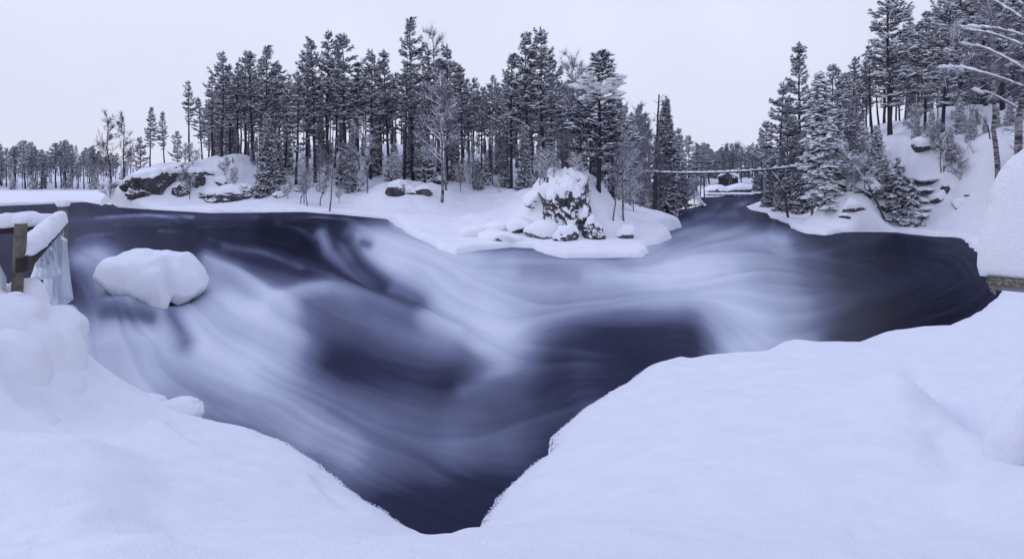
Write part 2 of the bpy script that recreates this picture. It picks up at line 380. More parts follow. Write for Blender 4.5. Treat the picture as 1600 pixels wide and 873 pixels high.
HUM = [(-7.5, 8.3, 1.25, 1.2, 1.5), (-6.75, 7.2, .6, .8, .8), (-6.2, 6.2, .9, .9, .45), (-4.6, 3.6, 1.2, 1.5, .35), (-9.2, 9.5, 1.6, 1.5, 1.2), (4.85, 7.3, .60, .75, .40), (5.45, 6.5, .38, .75, -.45), (6.6, 6.6, .6, 1.0, .35), (4.3, 3.4, 1.0, 1.2, .25), (3.5, 3.9, .35, .6, .25), (-.56, 4.3, .45, .9, -.20), (-6.4, 5.3, .9, .7, .4), (-5.2, 4.6, .6, .5, .15)]
def H(X, Y):
    """snow surface height"""
    X = np.asarray(X, float); Y = np.asarray(Y, float)
    d = sdf(X, Y)
    d = d + .26 * fbm(X * .9, Y * .9, 5.0, 4) * smooth(14, 26, Y) + .06 * fbm(X * 2.5, Y * 2.5, 1.0, 3)
    wl = wlevel(X, Y)
    dp = np.maximum(d, 0)
    near = 1 - smooth(17, 26, Y)
    th = (.30 + .10 * fbm(X * .3, Y * .3, 9.0, 2) - .08 * near) * (1 - .6 * smooth(48, 70, Y))
    z = wl + th * (1 - np.exp(-dp / (.10 + .22 * near))) - .9 * smooth(0, .35, -d)
    # near bank, rising to where the photographer stands
    dc = np.maximum(np.hypot(X, Y - .2) - 2.0, 0)
    t = dp / (dp + dc + .05)
    zn = 2.02 * t ** .95
    for hx, hy, rx, ry, a in HUM:
        zn = zn + a * np.exp(-((X - hx) / rx) ** 2 - ((Y - hy) / ry) ** 2) * smooth(0, .35, dp)
    zn = zn + smooth(.1, 1.2, dp) * (.10 * fbm(X * .7, Y * .7, 2.0, 3) + .015 * fbm(X * 4, Y * 4, 2.5, 2))
    # raised drift edge on the left
    sd_ = (-2.4 * (Y - 2.4) - 3.2 * (X + 1.5)) / 4.0
    zn = zn + .20 * smooth(-.34, .30, sd_ + .18 * noise(X * .8, Y * .8, 4.4)) * np.exp(-np.maximum(sd_, 0) / 1.6) * smooth(.5, 1.5, dp) * (1 - smooth(5.2, 6.4, Y))
    # trodden path on the right
    pd = np.abs((X - 2.1) - .62 * (Y - 2.2)) 
    zn = zn - .10 * np.exp(-(pd / .25) ** 2) * smooth(3.5, 5.5, Y) * (1 - smooth(9, 12, Y)) * (.6 + .8 * np.abs(noise(X * 1.7, Y * 1.7, .3)))
    # far banks
    r = X / np.maximum(Y, 1)
    right = smooth(.34, .42, r) * smooth(24, 30, Y)
    lake = smooth(-.60, -.72, r) * smooth(50, 60, Y)
    zl = (1 - right) * (1 - .92 * lake) * (2.6 * smooth(1.5, 20, dp) + .045 * np.maximum(dp - 6, 0) * (1 - smooth(60, 90, dp)))
    zl = zl + (1 - right) * lake * .11 * np.clip(Y - 97, 0, 40)
    ks = np.clip(1.35 - (r - .42) * 0, 0, 2)
    steep = smooth(.40, .60, r)
    zr = right * ((2.0 + 4.8 * steep) * smooth(2.2, 7.6 + 5 * (1 - steep), dp) + (2.0 * steep + .8) * smooth(7, 14, dp) + .05 * np.maximum(dp - 14, 0))
    def plateau(cx, cy, rx, ry, a, lo=.45):
        q = np.hypot((X - cx) / rx, (Y - cy) / ry)
        q = q + .10 * fbm(X * .25, Y * .25, 4.0, 3)
        return a * (1 - smooth(lo, 1.05, q))
    zl = zl + plateau(-31.6, 57.5, 9.6, 8.6, 3.6, .30) + plateau(-9.0, 50.5, 5.2, 4.5, 1.2) + plateau(-4.6, 40, 4.8, 4, .45) + plateau(3.9, 38.8, 4.1, 5.0, 3.1, .22) + plateau(6.5, 47, 9, 14, 1.7, .1) + plateau(18, 72, 9, 9, 2.2) + 3.2 * smooth(58, 76, Y) * smooth(-.56, -.40, r) * (1 - smooth(.06, .2, r))
    zr = zr + plateau(25.4, 43.6, 3.0, 2.9, 2.4, .25) * right
    far = zl + zr
    lump = smooth(.3, 2.5, dp) * (.32 * fbm(X * .35, Y * .35, 7.0, 4) + .10 * np.maximum(fbm(X * 1.2, Y * 1.2, 3.0, 3), 0) * 2)
    far = far + lump * (.45 + .55 * smooth(0, 5, dp)) * (1 - .7 * lake)
    return z + near * zn + (1 - near) * far
def Hs(x, y): return float(H(np.array([x]), np.array([y]))[0])
_ys = np.concatenate([np.linspace(3, 30, 220), np.linspace(30.1, 150, 700)])
def hit(px, py):
    x = (px - 800) / F * _ys
    z = CZ - (py - YH) / F * _ys
    h = H(x, _ys)
    k = np.nonzero((h >= z) & (_ys > 20))[0]
    if len(k) == 0: return None
    k = k[0]
    return np.array((x[k], _ys[k], h[k]))

# ------------------------------------------------------------------ ground meshes
NC = 900
us = np.linspace(-1.16, 1.16, NC)
Yn = 4 ** 0 * (np.linspace((1.0) ** .5, (24.0) ** .5, 270) ** 2) - 2.0 + 1.0     # 0 .. 23
Yf = Yn[-1] * np.exp(np.linspace(0, math.log(230 / Yn[-1]), 400))
def grid(Ys, fn, keep):
    Xg = us[None] * (Ys[:, None] + 2.0); Yg = np.broadcast_to(Ys[:, None], Xg.shape)
    Z = fn(Xg, Yg)
    n, m = Xg.shape
    i = np.arange(n - 1)[:, None] * m + np.arange(m - 1)[None]
    q = np.stack([i, i + 1, i + m + 1, i + m], -1).reshape(-1, 4)
    k = keep(Xg, Yg).ravel()
    q = q[k[q].any(1)]
    used = np.zeros(n * m, bool); used[q] = True
    idx = np.cumsum(used) - 1
    V = np.stack([Xg, Yg, Z], -1).reshape(-1, 3)[used]
    return V, idx[q], used
keep_land = lambda X, Y: sdf(X, Y) > -.30
_pr = np.random.RandomState(17)
PITS = [(_pr.uniform(-6, 7), 2.2 + 7 * _pr.rand() ** 1.3, _pr.uniform(.025, .11), _pr.uniform(.006, .03) * _pr.choice([1, 1, -1])) for _ in range(260)]
PITS += [(-2.6 + _pr.normal() * .25, 2.75 + _pr.normal() * .3, _pr.uniform(.03, .09), _pr.uniform(.02, .06)) for _ in range(40)]
PITS += [(1.5 + .5 * k + _pr.normal() * .08, 3.1 + .32 * k + _pr.normal() * .08, .09, .035) for k in range(6)]
def Hn(X, Y):
    z = H(X, Y)
    for a_, b_, r_, d_ in PITS:
        m_ = (np.abs(X - a_) < 3 * r_) & (np.abs(Y - b_) < 3 * r_)
        if m_.any(): z[m_] -= d_ * np.exp(-((X[m_] - a_) ** 2 + 1.3 * (Y[m_] - b_) ** 2) / r_ ** 2)
    return z + (.006 * fbm(X * 9, Y * 9, .5, 3) + .010 * fbm(X * 3.2, Y * 4.5, 8.5, 3)) * (Y < 15)
V, q, _ = grid(Yn, Hn, keep_land)
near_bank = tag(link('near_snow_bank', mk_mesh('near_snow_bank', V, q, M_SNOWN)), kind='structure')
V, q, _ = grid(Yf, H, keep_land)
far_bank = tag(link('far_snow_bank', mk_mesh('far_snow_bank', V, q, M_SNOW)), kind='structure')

# ------------------------------------------------------------------ water: level, currents, foam
FLOW = [[(-60, 345), (200, 345), (400, 343), (520, 350), (570, 370), (640, 410)], [(100, 360), (250, 362), (380, 385), (480, 420), (600, 465), (700, 505), (800, 565)],
        [(320, 395), (380, 435), (450, 490), (560, 560), (680, 620), (780, 650)], [(60, 400), (130, 430), (165, 490), (175, 560), (200, 615)], [(220, 470), (245, 520), (240, 570)],
        [(210, 520), (300, 560), (420, 620), (540, 700), (680, 770)], [(590, 380), (660, 410), (740, 440), (850, 455), (1000, 445), (1090, 430)],
        [(720, 405), (900, 412), (1020, 395), (1080, 365), (1120, 345), (1145, 318)], [(650, 430), (730, 490), (800, 530), (880, 500), (980, 478), (1080, 490), (1120, 515), (1160, 550)],
        [(1000, 450), (1120, 425), (1250, 420), (1380, 440)], [(1230, 520), (1350, 500), (1460, 480), (1520, 440), (1490, 400), (1350, 380), (1220, 385)],
        [(700, 600), (820, 570), (950, 575), (1010, 560)], [(520, 690), (660, 700), (780, 665), (880, 620)], [(500, 360), (515, 395), (550, 430), (620, 470)], [(500, 640), (640, 690), (720, 740)]]
FOAM_SHEEN = [  # polyline, half width, strength
    ([(615, 400), (690, 425), (750, 465), (805, 530)], 40, 1.0), ([(562, 380), (600, 384), (660, 398), (730, 408)], 17, .85), ([(770, 440), (880, 452), (1000, 448), (1100, 440)], 36, .66), ([(830, 490), (920, 478), (1020, 480)], 20, .30), ([(690, 480), (760, 525), (820, 552)], 20, .5),
    ([(1050, 430), (1130, 450), (1170, 500), (1190, 530)], 46, .80), ([(1130, 395), (1210, 420), (1255, 480)], 38, .40), ([(1220, 430), (1290, 450), (1340, 470)], 50, .22), ([(740, 405), (860, 405), (960, 415)], 9, .35), ([(1000, 388), (1060, 378), (1150, 376), (1220, 382)], 15, .34), ([(1110, 505), (1135, 545)], 20, .42), ([(1140, 545), (1210, 530), (1270, 535)], 14, .40),
    ([(800, 540), (880, 500), (960, 480), (1050, 482)], 11, .38), ([(470, 490), (560, 512), (660, 548)], 30, .32), ([(400, 590), (500, 645), (600, 705)], 44, .18), ([(600, 620), (700, 640), (800, 615)], 34, .16), ([(760, 575), (840, 570), (940, 560)], 26, .14), ([(690, 700), (800, 670), (900, 610)], 40, .10),
    ([(1070, 360), (1140, 362), (1220, 378)], 12, .33), ([(1120, 322), (1150, 320), (1175, 317)], 3, .6), ([(1090, 338), (1150, 334)], 5, .25),
    ([(150, 420), (190, 470), (160, 540)], 34, .50), ([(130, 545), (180, 575), (210, 600)], 38, .72), ([(250, 515), (320, 540), (390, 560)], 40, .95), ([(290, 500), (350, 490), (420, 480)], 26, .60), ([(215, 455), (250, 500)], 12, .45),
    ([(120, 405), (150, 400), (170, 410)], 12, .5), ([(325, 408), (365, 425), (410, 455), (450, 480)], 13, .68), ([(330, 450), (400, 500), (440, 540)], 30, .5),
    ([(230, 600), (330, 600), (420, 620), (480, 660), (540, 710)], 34, .40), ([(300, 640), (400, 655), (470, 690)], 20, .28), ([(430, 560), (520, 620), (620, 670), (700, 690)], 24, .20),
    ([(420, 474), (470, 458), (520, 452), (580, 468), (650, 494), (720, 525), (790, 556)], 9, .62), ([(510, 462), (600, 500), (700, 540)], 20, .26),
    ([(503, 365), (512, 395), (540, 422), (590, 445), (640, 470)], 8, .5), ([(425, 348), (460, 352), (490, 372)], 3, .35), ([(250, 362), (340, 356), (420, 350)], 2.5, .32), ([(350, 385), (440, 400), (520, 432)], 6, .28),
    ([(830, 555), (780, 580), (725, 608)], 9, .36), ([(640, 620), (740, 620), (840, 590), (900, 570)], 22, .16), ([(560, 700), (680, 720), (780, 690)], 30, .16), ([(620, 352), (650, 372), (670, 382)], 7, .7),
    ([(0, 343), (120, 345), (260, 340), (400, 338)], 5, .16), ([(330, 345), (420, 340)], 2, .3), ([(150, 340), (230, 336), (300, 340)], 2.2, .38), ([(180, 352), (280, 350)], 2, .30), ([(430, 342), (520, 340), (570, 344)], 2, .26), ([(120, 372), (180, 368)], 3, .25), ([(330, 372), (400, 392), (470, 420)], 4, .30), ([(380, 362), (450, 378), (510, 410)], 3, .28), ([(850, 520), (950, 500), (1050, 505)], 16, .14), ([(1330, 470), (1420, 440), (1470, 430)], 12, .12), ([(1380, 400), (1450, 410)], 10, .10), ([(980, 400), (1030, 385)], 8, .25)]  # thin strokes on the calm upper reach paint in pale sky-reflection streaks
DARK = [([(340, 362), (420, 380), (490, 412), (580, 452), (640, 482)], 20, 1.0), ([(545, 375), (560, 405), (600, 440)], 9, .8), ([(520, 500), (610, 545), (720, 590)], 30, .45), ([(520, 560), (590, 590), (680, 618)], 26, .60), ([(860, 540), (930, 522), (1010, 516), (1075, 526)], 30, .50), ([(850, 575), (960, 555), (1060, 548)], 44, .55),
        ([(1400, 400), (1480, 430), (1400, 490)], 48, 1.0), ([(1330, 440), (1370, 500)], 50, .45), ([(165, 488), (235, 494)], 11, .85), ([(205, 452), (235, 462)], 9, .8), ([(262, 500), (285, 535)], 12, .45), ([(270, 490), (292, 535)], 11, .6), ([(60, 400), (95, 455)], 26, .9), ([(568, 379), (576, 382)], 6, .8), ([(820, 425), (900, 430)], 9, .35), ([(250, 395), (300, 385)], 20, .5), ([(640, 700), (740, 760)], 60, .45), ([(780, 640), (860, 600)], 40, .5)]
def stroke(px, py, pl, wd):
    best = np.full(px.shape, 1e9)
    for (ax, ay), (bx, by) in zip(pl[:-1], pl[1:]):
        dx, dy = bx - ax, by - ay
        t = np.clip(((px - ax) * dx + (py - ay) * dy) / (dx * dx + dy * dy), 0, 1)
        best = np.minimum(best, (px - ax - t * dx) ** 2 + (py - ay - t * dy) ** 2)
    return np.exp(-best / (2 * wd * wd))
# streaks: random grains smeared along the current
gx, gy = np.meshgrid(np.arange(-120, 1722, 2.0), np.arange(296, 872, 2.0))
vx = np.zeros_like(gx); vy = np.zeros_like(gx)
for pl in FLOW:
    for (ax, ay), (bx, by) in zip(pl[:-1], pl[1:]):
        n = max(2, int(math.hypot(bx - ax, by - ay) / 25)); L = math.hypot(bx - ax, by - ay)
        for t in (np.arange(n) + .5) / n:
            w = 1 / (((gx - ax - t * (bx - ax)) ** 2 + (1.5 * (gy - ay - t * (by - ay))) ** 2) + 200) ** 1.5
            vx += w * (bx - ax) / L; vy += w * (by - ay) / L
ang = .35 * noise(gx / 90, gy / 45, .7)
vx, vy = vx * np.cos(ang) - vy * np.sin(ang), vx * np.sin(ang) + vy * np.cos(ang)
nm = np.hypot(vx, vy) + 1e-9; vx /= nm; vy /= nm
def bil(img, x, y):
    i = np.clip((x + 120) / 2, 0, img.shape[1] - 1.001); j = np.clip((y - 296) / 2, 0, img.shape[0] - 1.001)
    i0 = i.astype(int); j0 = j.astype(int); a = i - i0; b = j - j0
    return (img[j0, i0] * (1 - a) + img[j0, i0 + 1] * a) * (1 - b) + (img[j0 + 1, i0] * (1 - a) + img[j0 + 1, i0 + 1] * a) * b
def lic(img, steps, h):
    acc = img.copy()
    for sg in (-1, 1):
        x, y = gx.copy(), gy.copy()
        for k in range(steps):
            ux, uy = bil(vx, x, y), bil(vy, x, y)
            sc_ = h * (.35 + .65 * np.clip((y - 300) / 200, 0, 1))
            x += sg * sc_ * ux; y += sg * sc_ * uy
            acc += bil(img, x, y)
    acc -= acc.mean(); return acc / acc.std()
rs = np.random.RandomState(3)
def blurred(k):
    g = rs.normal(size=gx.shape)
    for _ in range(k):
        g = (g + np.roll(g, 1, 0) + np.roll(g, -1, 0) + np.roll(g, 1, 1) + np.roll(g, -1, 1)) / 5
    return g / g.std()
LIC1 = lic(blurred(4), 26, 4.5); LIC2 = lic(blurred(70), 20, 6.0)
def wave(px, py):
    z = .16 * stroke(px, py, [(420, 474), (470, 458), (520, 452), (580, 468), (650, 494), (720, 525)], 12)
    z = z + .13 * stroke(px, py, [(830, 510), (920, 496), (1010, 492), (1080, 505)], 20)
    z = z + .10 * stroke(px, py, [(640, 420), (700, 430), (760, 440)], 14) - .12 * stroke(px, py, [(560, 425), (600, 450)], 12)
    z = z + .12 * stroke(px, py, [(180, 475), (240, 468)], 8) + .10 * stroke(px, py, [(160, 545), (240, 540)], 10)
    z = z + .08 * stroke(px, py, [(325, 400), (410, 450)], 10)
    return z
Yw = np.linspace(4.6 ** -.55, 125 ** -.55, 430) ** (-1 / .55)
store = {}
def wz(X, Y):
    z = wlevel(X, Y)
    px = 800 + F * X / Y; py = YH + F * (CZ - z) / Y
    l1, l2 = bil(LIC1, px, py), bil(LIC2, px, py)
    inside = (px > -115) & (px < 1715)
    calm = smooth(.98, 1.18, z) * (1 - .7 * smooth(250, 420, px))
    f = 0 * px
    for pl, wd, st in FOAM_SHEEN:
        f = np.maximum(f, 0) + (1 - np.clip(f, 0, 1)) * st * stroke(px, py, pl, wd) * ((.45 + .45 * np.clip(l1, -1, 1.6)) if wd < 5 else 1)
    f = f + .15 * smooth(1.1, .6, z) * smooth(330, 420, py) * (1 - .85 * smooth(1180, 1380, px))
    for pl, wd, st in DARK:
        f = f * (1 - .72 * st * stroke(px, py, pl, wd))
    turb = np.clip(.20 + f * 1.4, 0, 1) * (1 - f * .55)
    f = f * (1 + .04 * l1 + .05 * l2) + turb * (.014 * l1 + .018 * l2) * (1 - .75 * calm)
    f = np.maximum(f, 0); f = .86 * (1 - np.exp(-1.15 * f)) / (1 - math.exp(-1.15))
    fa = smooth(310, 330, py)
    f = np.clip(f, 0, 1) * (.5 + .5 * fa)
    store['foam_sheen'] = f.ravel()
    store['tint'] = (.5 * stroke(px, py, [(1220, 430), (1260, 455), (1280, 500)], 75) * (1 - f)).ravel()
    z = z + wave(px, py) + (.010 * l1 + .022 * l2) * np.clip(Y / 18, .4, 1.3) * (1 - .85 * calm)
    return z
V, q, used = grid(Yw, wz, lambda X, Y: sdf(X, Y) < .45)
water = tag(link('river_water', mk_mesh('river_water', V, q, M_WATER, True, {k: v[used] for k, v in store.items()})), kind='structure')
# ------------------------------------------------------------------ tree kinds
def needles(rng, pos, dr, n, ln, wd, spread, up, lie=False):
    """n thin triangles fanning out of every tuft"""
    P = np.repeat(pos, n, 0); Dn = np.repeat(dr, n, 0)
    v = Dn * .8 + rng.normal(size=P.shape) * spread; v[:, 2] += up
    v /= np.linalg.norm(v, axis=1)[:, None] + 1e-9
    L = ln * rng.uniform(.6, 1.25, (len(P), 1))
    s = np.cross(v, (np.array([0, 0, 1.0]) + .45 * rng.normal(size=P.shape)) if lie else rng.normal(size=P.shape)); s /= np.linalg.norm(s, axis=1)[:, None] + 1e-9
    a = P - v * L * .15
    vv = np.stack([a + s * wd, a - s * wd, P + v * L], 1).reshape(-1, 3)
    return vv, np.arange(len(vv)).reshape(-1, 3)
_th = np.arange(6) * pi / 3
DOME = np.concatenate([[[0, 0, -.25]], np.stack([np.cos(_th), np.sin(_th), 0 * _th], 1), np.stack([.72 * np.cos(_th + .5), .72 * np.sin(_th + .5), .62 + 0 * _th], 1), [[0, 0, .9]]])
_f = []
for i in range(6):
    j = (i + 1) % 6
    _f += [(0, 1 + j, 1 + i), (1 + i, 1 + j, 7 + i), (1 + j, 7 + j, 7 + i), (7 + i, 7 + j, 13)]
DOMEF = np.array(_f)
def domes(rng, pos, dr, size, flat=.55, stretch=1.5):
    n = len(pos)
    if n == 0: return np.zeros((0, 3)), np.zeros((0, 3), int)
    az = np.arctan2(dr[:, 1], dr[:, 0]); sx = size * rng.uniform(.6, 1.3, n)
    loc = DOME[None] * np.stack([sx * stretch, sx, sx * flat * rng.uniform(.7, 1.3, n)], 1)[:, None]
    loc = loc * (1 + .22 * rng.normal(size=(n, 14, 1)))
    slope = np.clip(dr[:, 2], -.7, .7)
    loc[:, :, 2] += loc[:, :, 0] * slope[:, None]
    c, s = np.cos(az)[:, None], np.sin(az)[:, None]
    x = loc[..., 0] * c - loc[..., 1] * s; y = loc[..., 0] * s + loc[..., 1] * c
    v = np.stack([x, y, loc[..., 2]], -1) + pos[:, None]
    f = DOMEF[None] + (np.arange(n) * 14)[:, None, None]
    return v.reshape(-1, 3), f.reshape(-1, 3)

def gen_conifer(seed, h, crown, Lmax, kind='pine', snow=.3, blob=.2, dens=1.0, frost=8, nn=15, band=None, whorl=1.12):
    rng = np.random.RandomState(seed)
    wood, green, white = Acc(), Acc(), Acc()
    zz = np.linspace(0, h, 12)
    wob = np.cumsum(rng.normal(size=(12, 2)) * .016 * h / 12, 0) * 2; wob[0] = 0
    tp = np.column_stack([wob, zz])
    r0 = .0095 * h + .03
    rad = r0 * (1 - zz / h) ** .8 + .012; rad[0] *= 1.25
    tp[0, 2] = -.6
    wood.tube(tp, rad, 8)
    ctr = lambda z: np.array([np.interp(z, zz, wob[:, 0]), np.interp(z, zz, wob[:, 1]), z])
    pos, dr = [], []
    sp, sd, ss = [], [], []
    pine = kind == 'pine'
    z = crown * h
    up = np.array([0, 0, 1.0])
    ph = rng.uniform(0, 6.28)
    while z < h * .985:
        t = (z - crown * h) / (h * (1 - crown))
        if pine:
            prof = ((1 - t) ** .62 * .95 + .05) * (.40 + .60 * float(smooth(0, .30, t)))
            nb = rng.randint(3, 6); e0, e1, pw = -16, 46, 1.3
        else:
            prof = (1 - t) ** .85 * .95 + .05
            nb = rng.randint(5, 8); e0, e1, pw = -36, 36, 1.6
        a0 = rng.uniform(0, 6.28)
        ring = rng.uniform(.65, 1.2) if pine else rng.uniform(.85, 1.1)
        for k in range(nb):
            az = a0 + k * 6.283 / nb + rng.normal() * .3
            L = Lmax * prof * rng.uniform(.5, 1.25) * ring * ((1 + .28 * cos(az - ph + 3 * t)) if pine else 1)
            if L < .12: continue
            if pine and t < .25 and rng.rand() < .35: L *= .5
            el = radians(e0 + (e1 - e0) * t ** pw + rng.normal() * 10)
            hv = np.array([cos(az), sin(az), 0]); lat = np.array([-sin(az), cos(az), 0])
            s = np.linspace(0, 1, 6)
            base = ctr(z + rng.uniform(-.15, .15))
            sag = (-.13 if pine else -.16) * L
            def curve(q):
                q = np.asarray(q)[:, None]
                return base + hv * (q * L * cos(el)) + up * (q * L * sin(el) + sag * np.sin(q * pi) + (.20 if pine else .16) * L * q ** 3)
            c = curve(s)
            wood.tube(c, (.010 + .011 * L) * (1.05 - .85 * s), 3, False)
            segs = [(curve(np.linspace(.35 if pine else .12, 1, max(3, int(L * (5 if pine else 7))))), hv)]
            nside = int(L * (4.5 if pine else 6)) + 1
            for m in range(nside):
                q = .30 + .65 * (m + rng.rand()) / nside if pine else .1 + .85 * (m + rng.rand()) / nside
                sg_ = 1 if (m % 2) else -1
                l2 = L * (.46 if pine else .42) * (1.12 - q) * rng.uniform(.6, 1.3) + .10
                d2 = hv * .75 + lat * sg_ * rng.uniform(.5, .9) + up * (rng.uniform(.0, .35) if pine else rng.uniform(-.55, -.15))
                d2 /= np.linalg.norm(d2)
                p0 = curve([q])[0]
                n2 = max(2, int(l2 * 8)) if pine else max(2, int(l2 * 9))
                u = np.linspace(.25, 1, n2)[:, None]
                segs.append((p0 + d2 * l2 * u, d2))
            for p, d in segs:
                keep = rng.rand(len(p)) < min(1, dens)
                p = p[keep] + rng.normal(size=(keep.sum(), 3)) * .025
                dd = np.repeat((d + up * (.15 if pine else -.05))[None], len(p), 0)
                pos.append(p); dr.append(dd)
                sn_ = snow * (1.1 - .6 * t); bl = blob
                if band is not None:
                    inb = band[0] < t < band[1]
                    sn_ = snow * (band[2] if inb else .5 * (t < .9)); bl = blob * (band[3] if inb else .75)
                if rng.rand() < sn_ * 1.5:
                    k2 = rng.rand(len(p)) < .8
                    sp.append(p[k2]); sd.append(np.repeat(d[None], k2.sum(), 0)); ss.append(np.full(k2.sum(), bl))
        z += whorl * (.50 if pine else .27) * (1 - .30 * t) * rng.uniform(.7, 1.3)
    q = np.linspace(h * .93, h, 9)
    pos.append(np.stack([ctr(v) for v in q])); dr.append(np.repeat([[0, 0, 1.0]], 9, 0))
    pos = np.concatenate(pos); dr = np.concatenate(dr); sp = np.concatenate(sp); sd = np.concatenate(sd); ss = np.concatenate(ss)
    if pine: green.add(*needles(rng, pos, dr, nn, .25, .018, .50, .22))
    else: green.add(*needles(rng, pos, dr, nn, .25, .028, .45, -.05))
    white.add(*needles(rng, pos + np.array([0, 0, .05]), dr, frost, .20, .034, .42, .10, True))
    white.add(*domes(rng, sp + np.array([0, 0, .04]), sd, ss))
    nm_ = 'pine' if pine else 'spruce'
    return {'h': h, 'parts': [('trunk', wood.mesh(nm_ + '_trunk', M_BARK)), ('crown', green.mesh(nm_ + '_crown', M_NEEDLE if pine else M_SPRUCE, False)), ('snow_load', white.mesh(nm_ + '_snow', M_SNOWT))]}

def gen_birch(seed, h, spread=.32, first=.25, nl=16, frost=M_TWIG, bark=M_BIRCH, snow=.25, lean=0.0, curve_=0.0, hang=.0, r0=None, twig=5, top=1.0):
    rng = np.random.RandomState(seed)
    trunk, limb, white = Acc(), Acc(), Acc()
    zz = np.linspace(0, 1, 14)
    x = h * (lean * zz + curve_ * zz ** 2.2) + np.cumsum(rng.normal(size=14)) * .006 * h
    y = np.cumsum(rng.normal(size=14)) * .006 * h
    zc = h * (zz - .45 * abs(curve_) * zz ** 3)
    tp = np.column_stack([x - x[0], y - y[0], zc]); tp[0, 2] -= .5
    r0 = r0 or .008 * h + .025
    rd = r0 * (1 - zz) ** .8 + .008
    trunk.tube(tp, rd, 7)
    if snow > .3:
        for k in range(2, 14):
            d = tp[min(k + 1, 13)] - tp[k - 1]
            if abs(d[2]) / np.linalg.norm(d) < .85:
                n = 4; q = np.linspace(0, 1, n)[:, None]
                pp = tp[k - 1] * (1 - q) + tp[k] * q + np.array([0, 0, rd[k] * .6])
                white.add(*domes(rng, pp, np.repeat(d[None] / np.linalg.norm(d), n, 0), rd[k] * 1.0 + .06))
    tw_p, tw_d = [], []
    for k in range(nl):
        t = first + (.97 - first) * (k + rng.rand()) / nl
        b = np.array([np.interp(t, zz, tp[:, c]) for c in range(3)])
        az = rng.uniform(0, 6.28); el = radians(rng.uniform(28, 62))
        L = h * spread * (1.08 - t * .8) * rng.uniform(.6, 1.2)
        d = np.array([cos(az) * cos(el), sin(az) * cos(el), sin(el)])
        s = np.linspace(0, 1, 6)[:, None]
        c = b + d * L * s + np.array([0, 0, -1]) * (hang * L * s ** 2.2) + np.cumsum(rng.normal(size=(6, 3)) * .025 * L, 0) * s
        rr = (r0 * .38 * (1 - t) + .012) * (1.05 - .85 * s[:, 0])
        limb.tube(c, rr, 4, False)
        if rng.rand() < snow * 2:
            qs = np.linspace(.05, .85, max(4, int(L * 6)))
            pp = np.stack([np.interp(qs, s[:, 0], c[:, j]) for j in range(3)], 1)
            white.add(*domes(rng, pp + np.array([0, 0, .03]), np.repeat(d[None], len(qs), 0), .035 + .05 * snow, .8, 2.4))
        for j in range(rng.randint(4, 8)):
            q = rng.uniform(.25, 1); bb = np.array([np.interp(q, s[:, 0], c[:, m]) for m in range(3)])
            d2 = d * .8 + rng.normal(size=3) * .55; d2[2] += .15 - hang; d2 /= np.linalg.norm(d2)
            L2 = L * .38 * rng.uniform(.5, 1.2)
            c2 = bb + d2 * L2 * np.linspace(0, 1, 4)[:, None] - np.array([0, 0, 1]) * hang * L2 * np.linspace(0, 1, 4)[:, None] ** 2
            limb.tube(c2, np.array([.016, .012, .009, .005]), 3, False)
            for m in range(twig):
                g = rng.rand(); tw_p.append(c2[0] * (1 - g) + c2[-1] * g); dd = d2 * .8 + rng.normal(size=3) * .5; dd[2] += .2 - 1.6 * hang; tw_d.append(dd)
    if tw_p:
        limb.add(*needles(rng, np.array(tw_p), np.array(tw_d), 3, .55 if h > 5 else .3, .009, .35, .1 - hang))
        if snow > .2:
            limbw = needles(rng, np.array(tw_p) + np.array([0, 0, .03]), np.array(tw_d), 1, .40, .013, .3, .05 - hang); white.add(*limbw)
    return {'h': h, 'parts': [('trunk', trunk.mesh('birch_trunk', bark)), ('crown', limb.mesh('birch_crown', frost)), ('snow_load', white.mesh('birch_snow', M_SNOWT))]}

PINES = [gen_conifer(11, 15, .34, 2.1, snow=0.29, blob=.12), gen_conifer(12, 16, .44, 2.0, snow=0.23, blob=.13), gen_conifer(13, 14, .30, 2.3, snow=0.38, blob=.13),
         gen_conifer(14, 16, .48, 1.8, snow=0.20, blob=.12), gen_conifer(15, 13, .38, 2.2, snow=0.46, blob=.14), gen_conifer(16, 15, .28, 1.8, snow=0.29, blob=.11), gen_conifer(17, 15, .52, 2.0, snow=0.32, blob=.13), gen_conifer(18, 14, .40, 2.4, snow=0.35, blob=.14)]
SPRUCES = [gen_conifer(21, 10, .06, 1.7, 'spruce', snow=.22, blob=.12, nn=8), gen_conifer(22, 12, .08, 1.6, 'spruce', snow=.30, blob=.12, nn=8), gen_conifer(23, 6, .05, 1.35, 'spruce', snow=.36, blob=.11, nn=9)]
LADEN = [gen_conifer(31, 12, .05, 2.1, 'spruce', snow=.50, blob=.19, frost=6, nn=7), gen_conifer(32, 14, .20, 2.4, snow=.48, blob=.17, frost=6)]
HERO = gen_conifer(41, 9.6, .24, 2.3, snow=.40, blob=.17, frost=3, nn=12, band=(.52, .70, 2.0, 1.6), whorl=.62)
HERO2 = gen_conifer(42, 8.6, .20, 2.0, snow=.26, blob=.15, frost=3, nn=12, whorl=.7)
SAPLING = [gen_conifer(51, 3.0, .06, .75, 'spruce', snow=.6, blob=.10, frost=7, nn=5), gen_conifer(52, 2.2, .1, .6, 'spruce', snow=.6, blob=.10, frost=7, nn=5)]
BIRCHES = [gen_birch(61, 9, .30, .30, 22, snow=.15), gen_birch(62, 10, .24, .35, 24, snow=.2), gen_birch(63, 7, .3, .25, 18, snow=.3)]
DARKB = [gen_birch(64, 9, .33, .22, 24, frost=M_DARKTWIG, snow=.12, bark=M_BARK), gen_birch(65, 9, .28, .3, 22, frost=M_DARKTWIG, snow=.12, bark=M_BARK)]
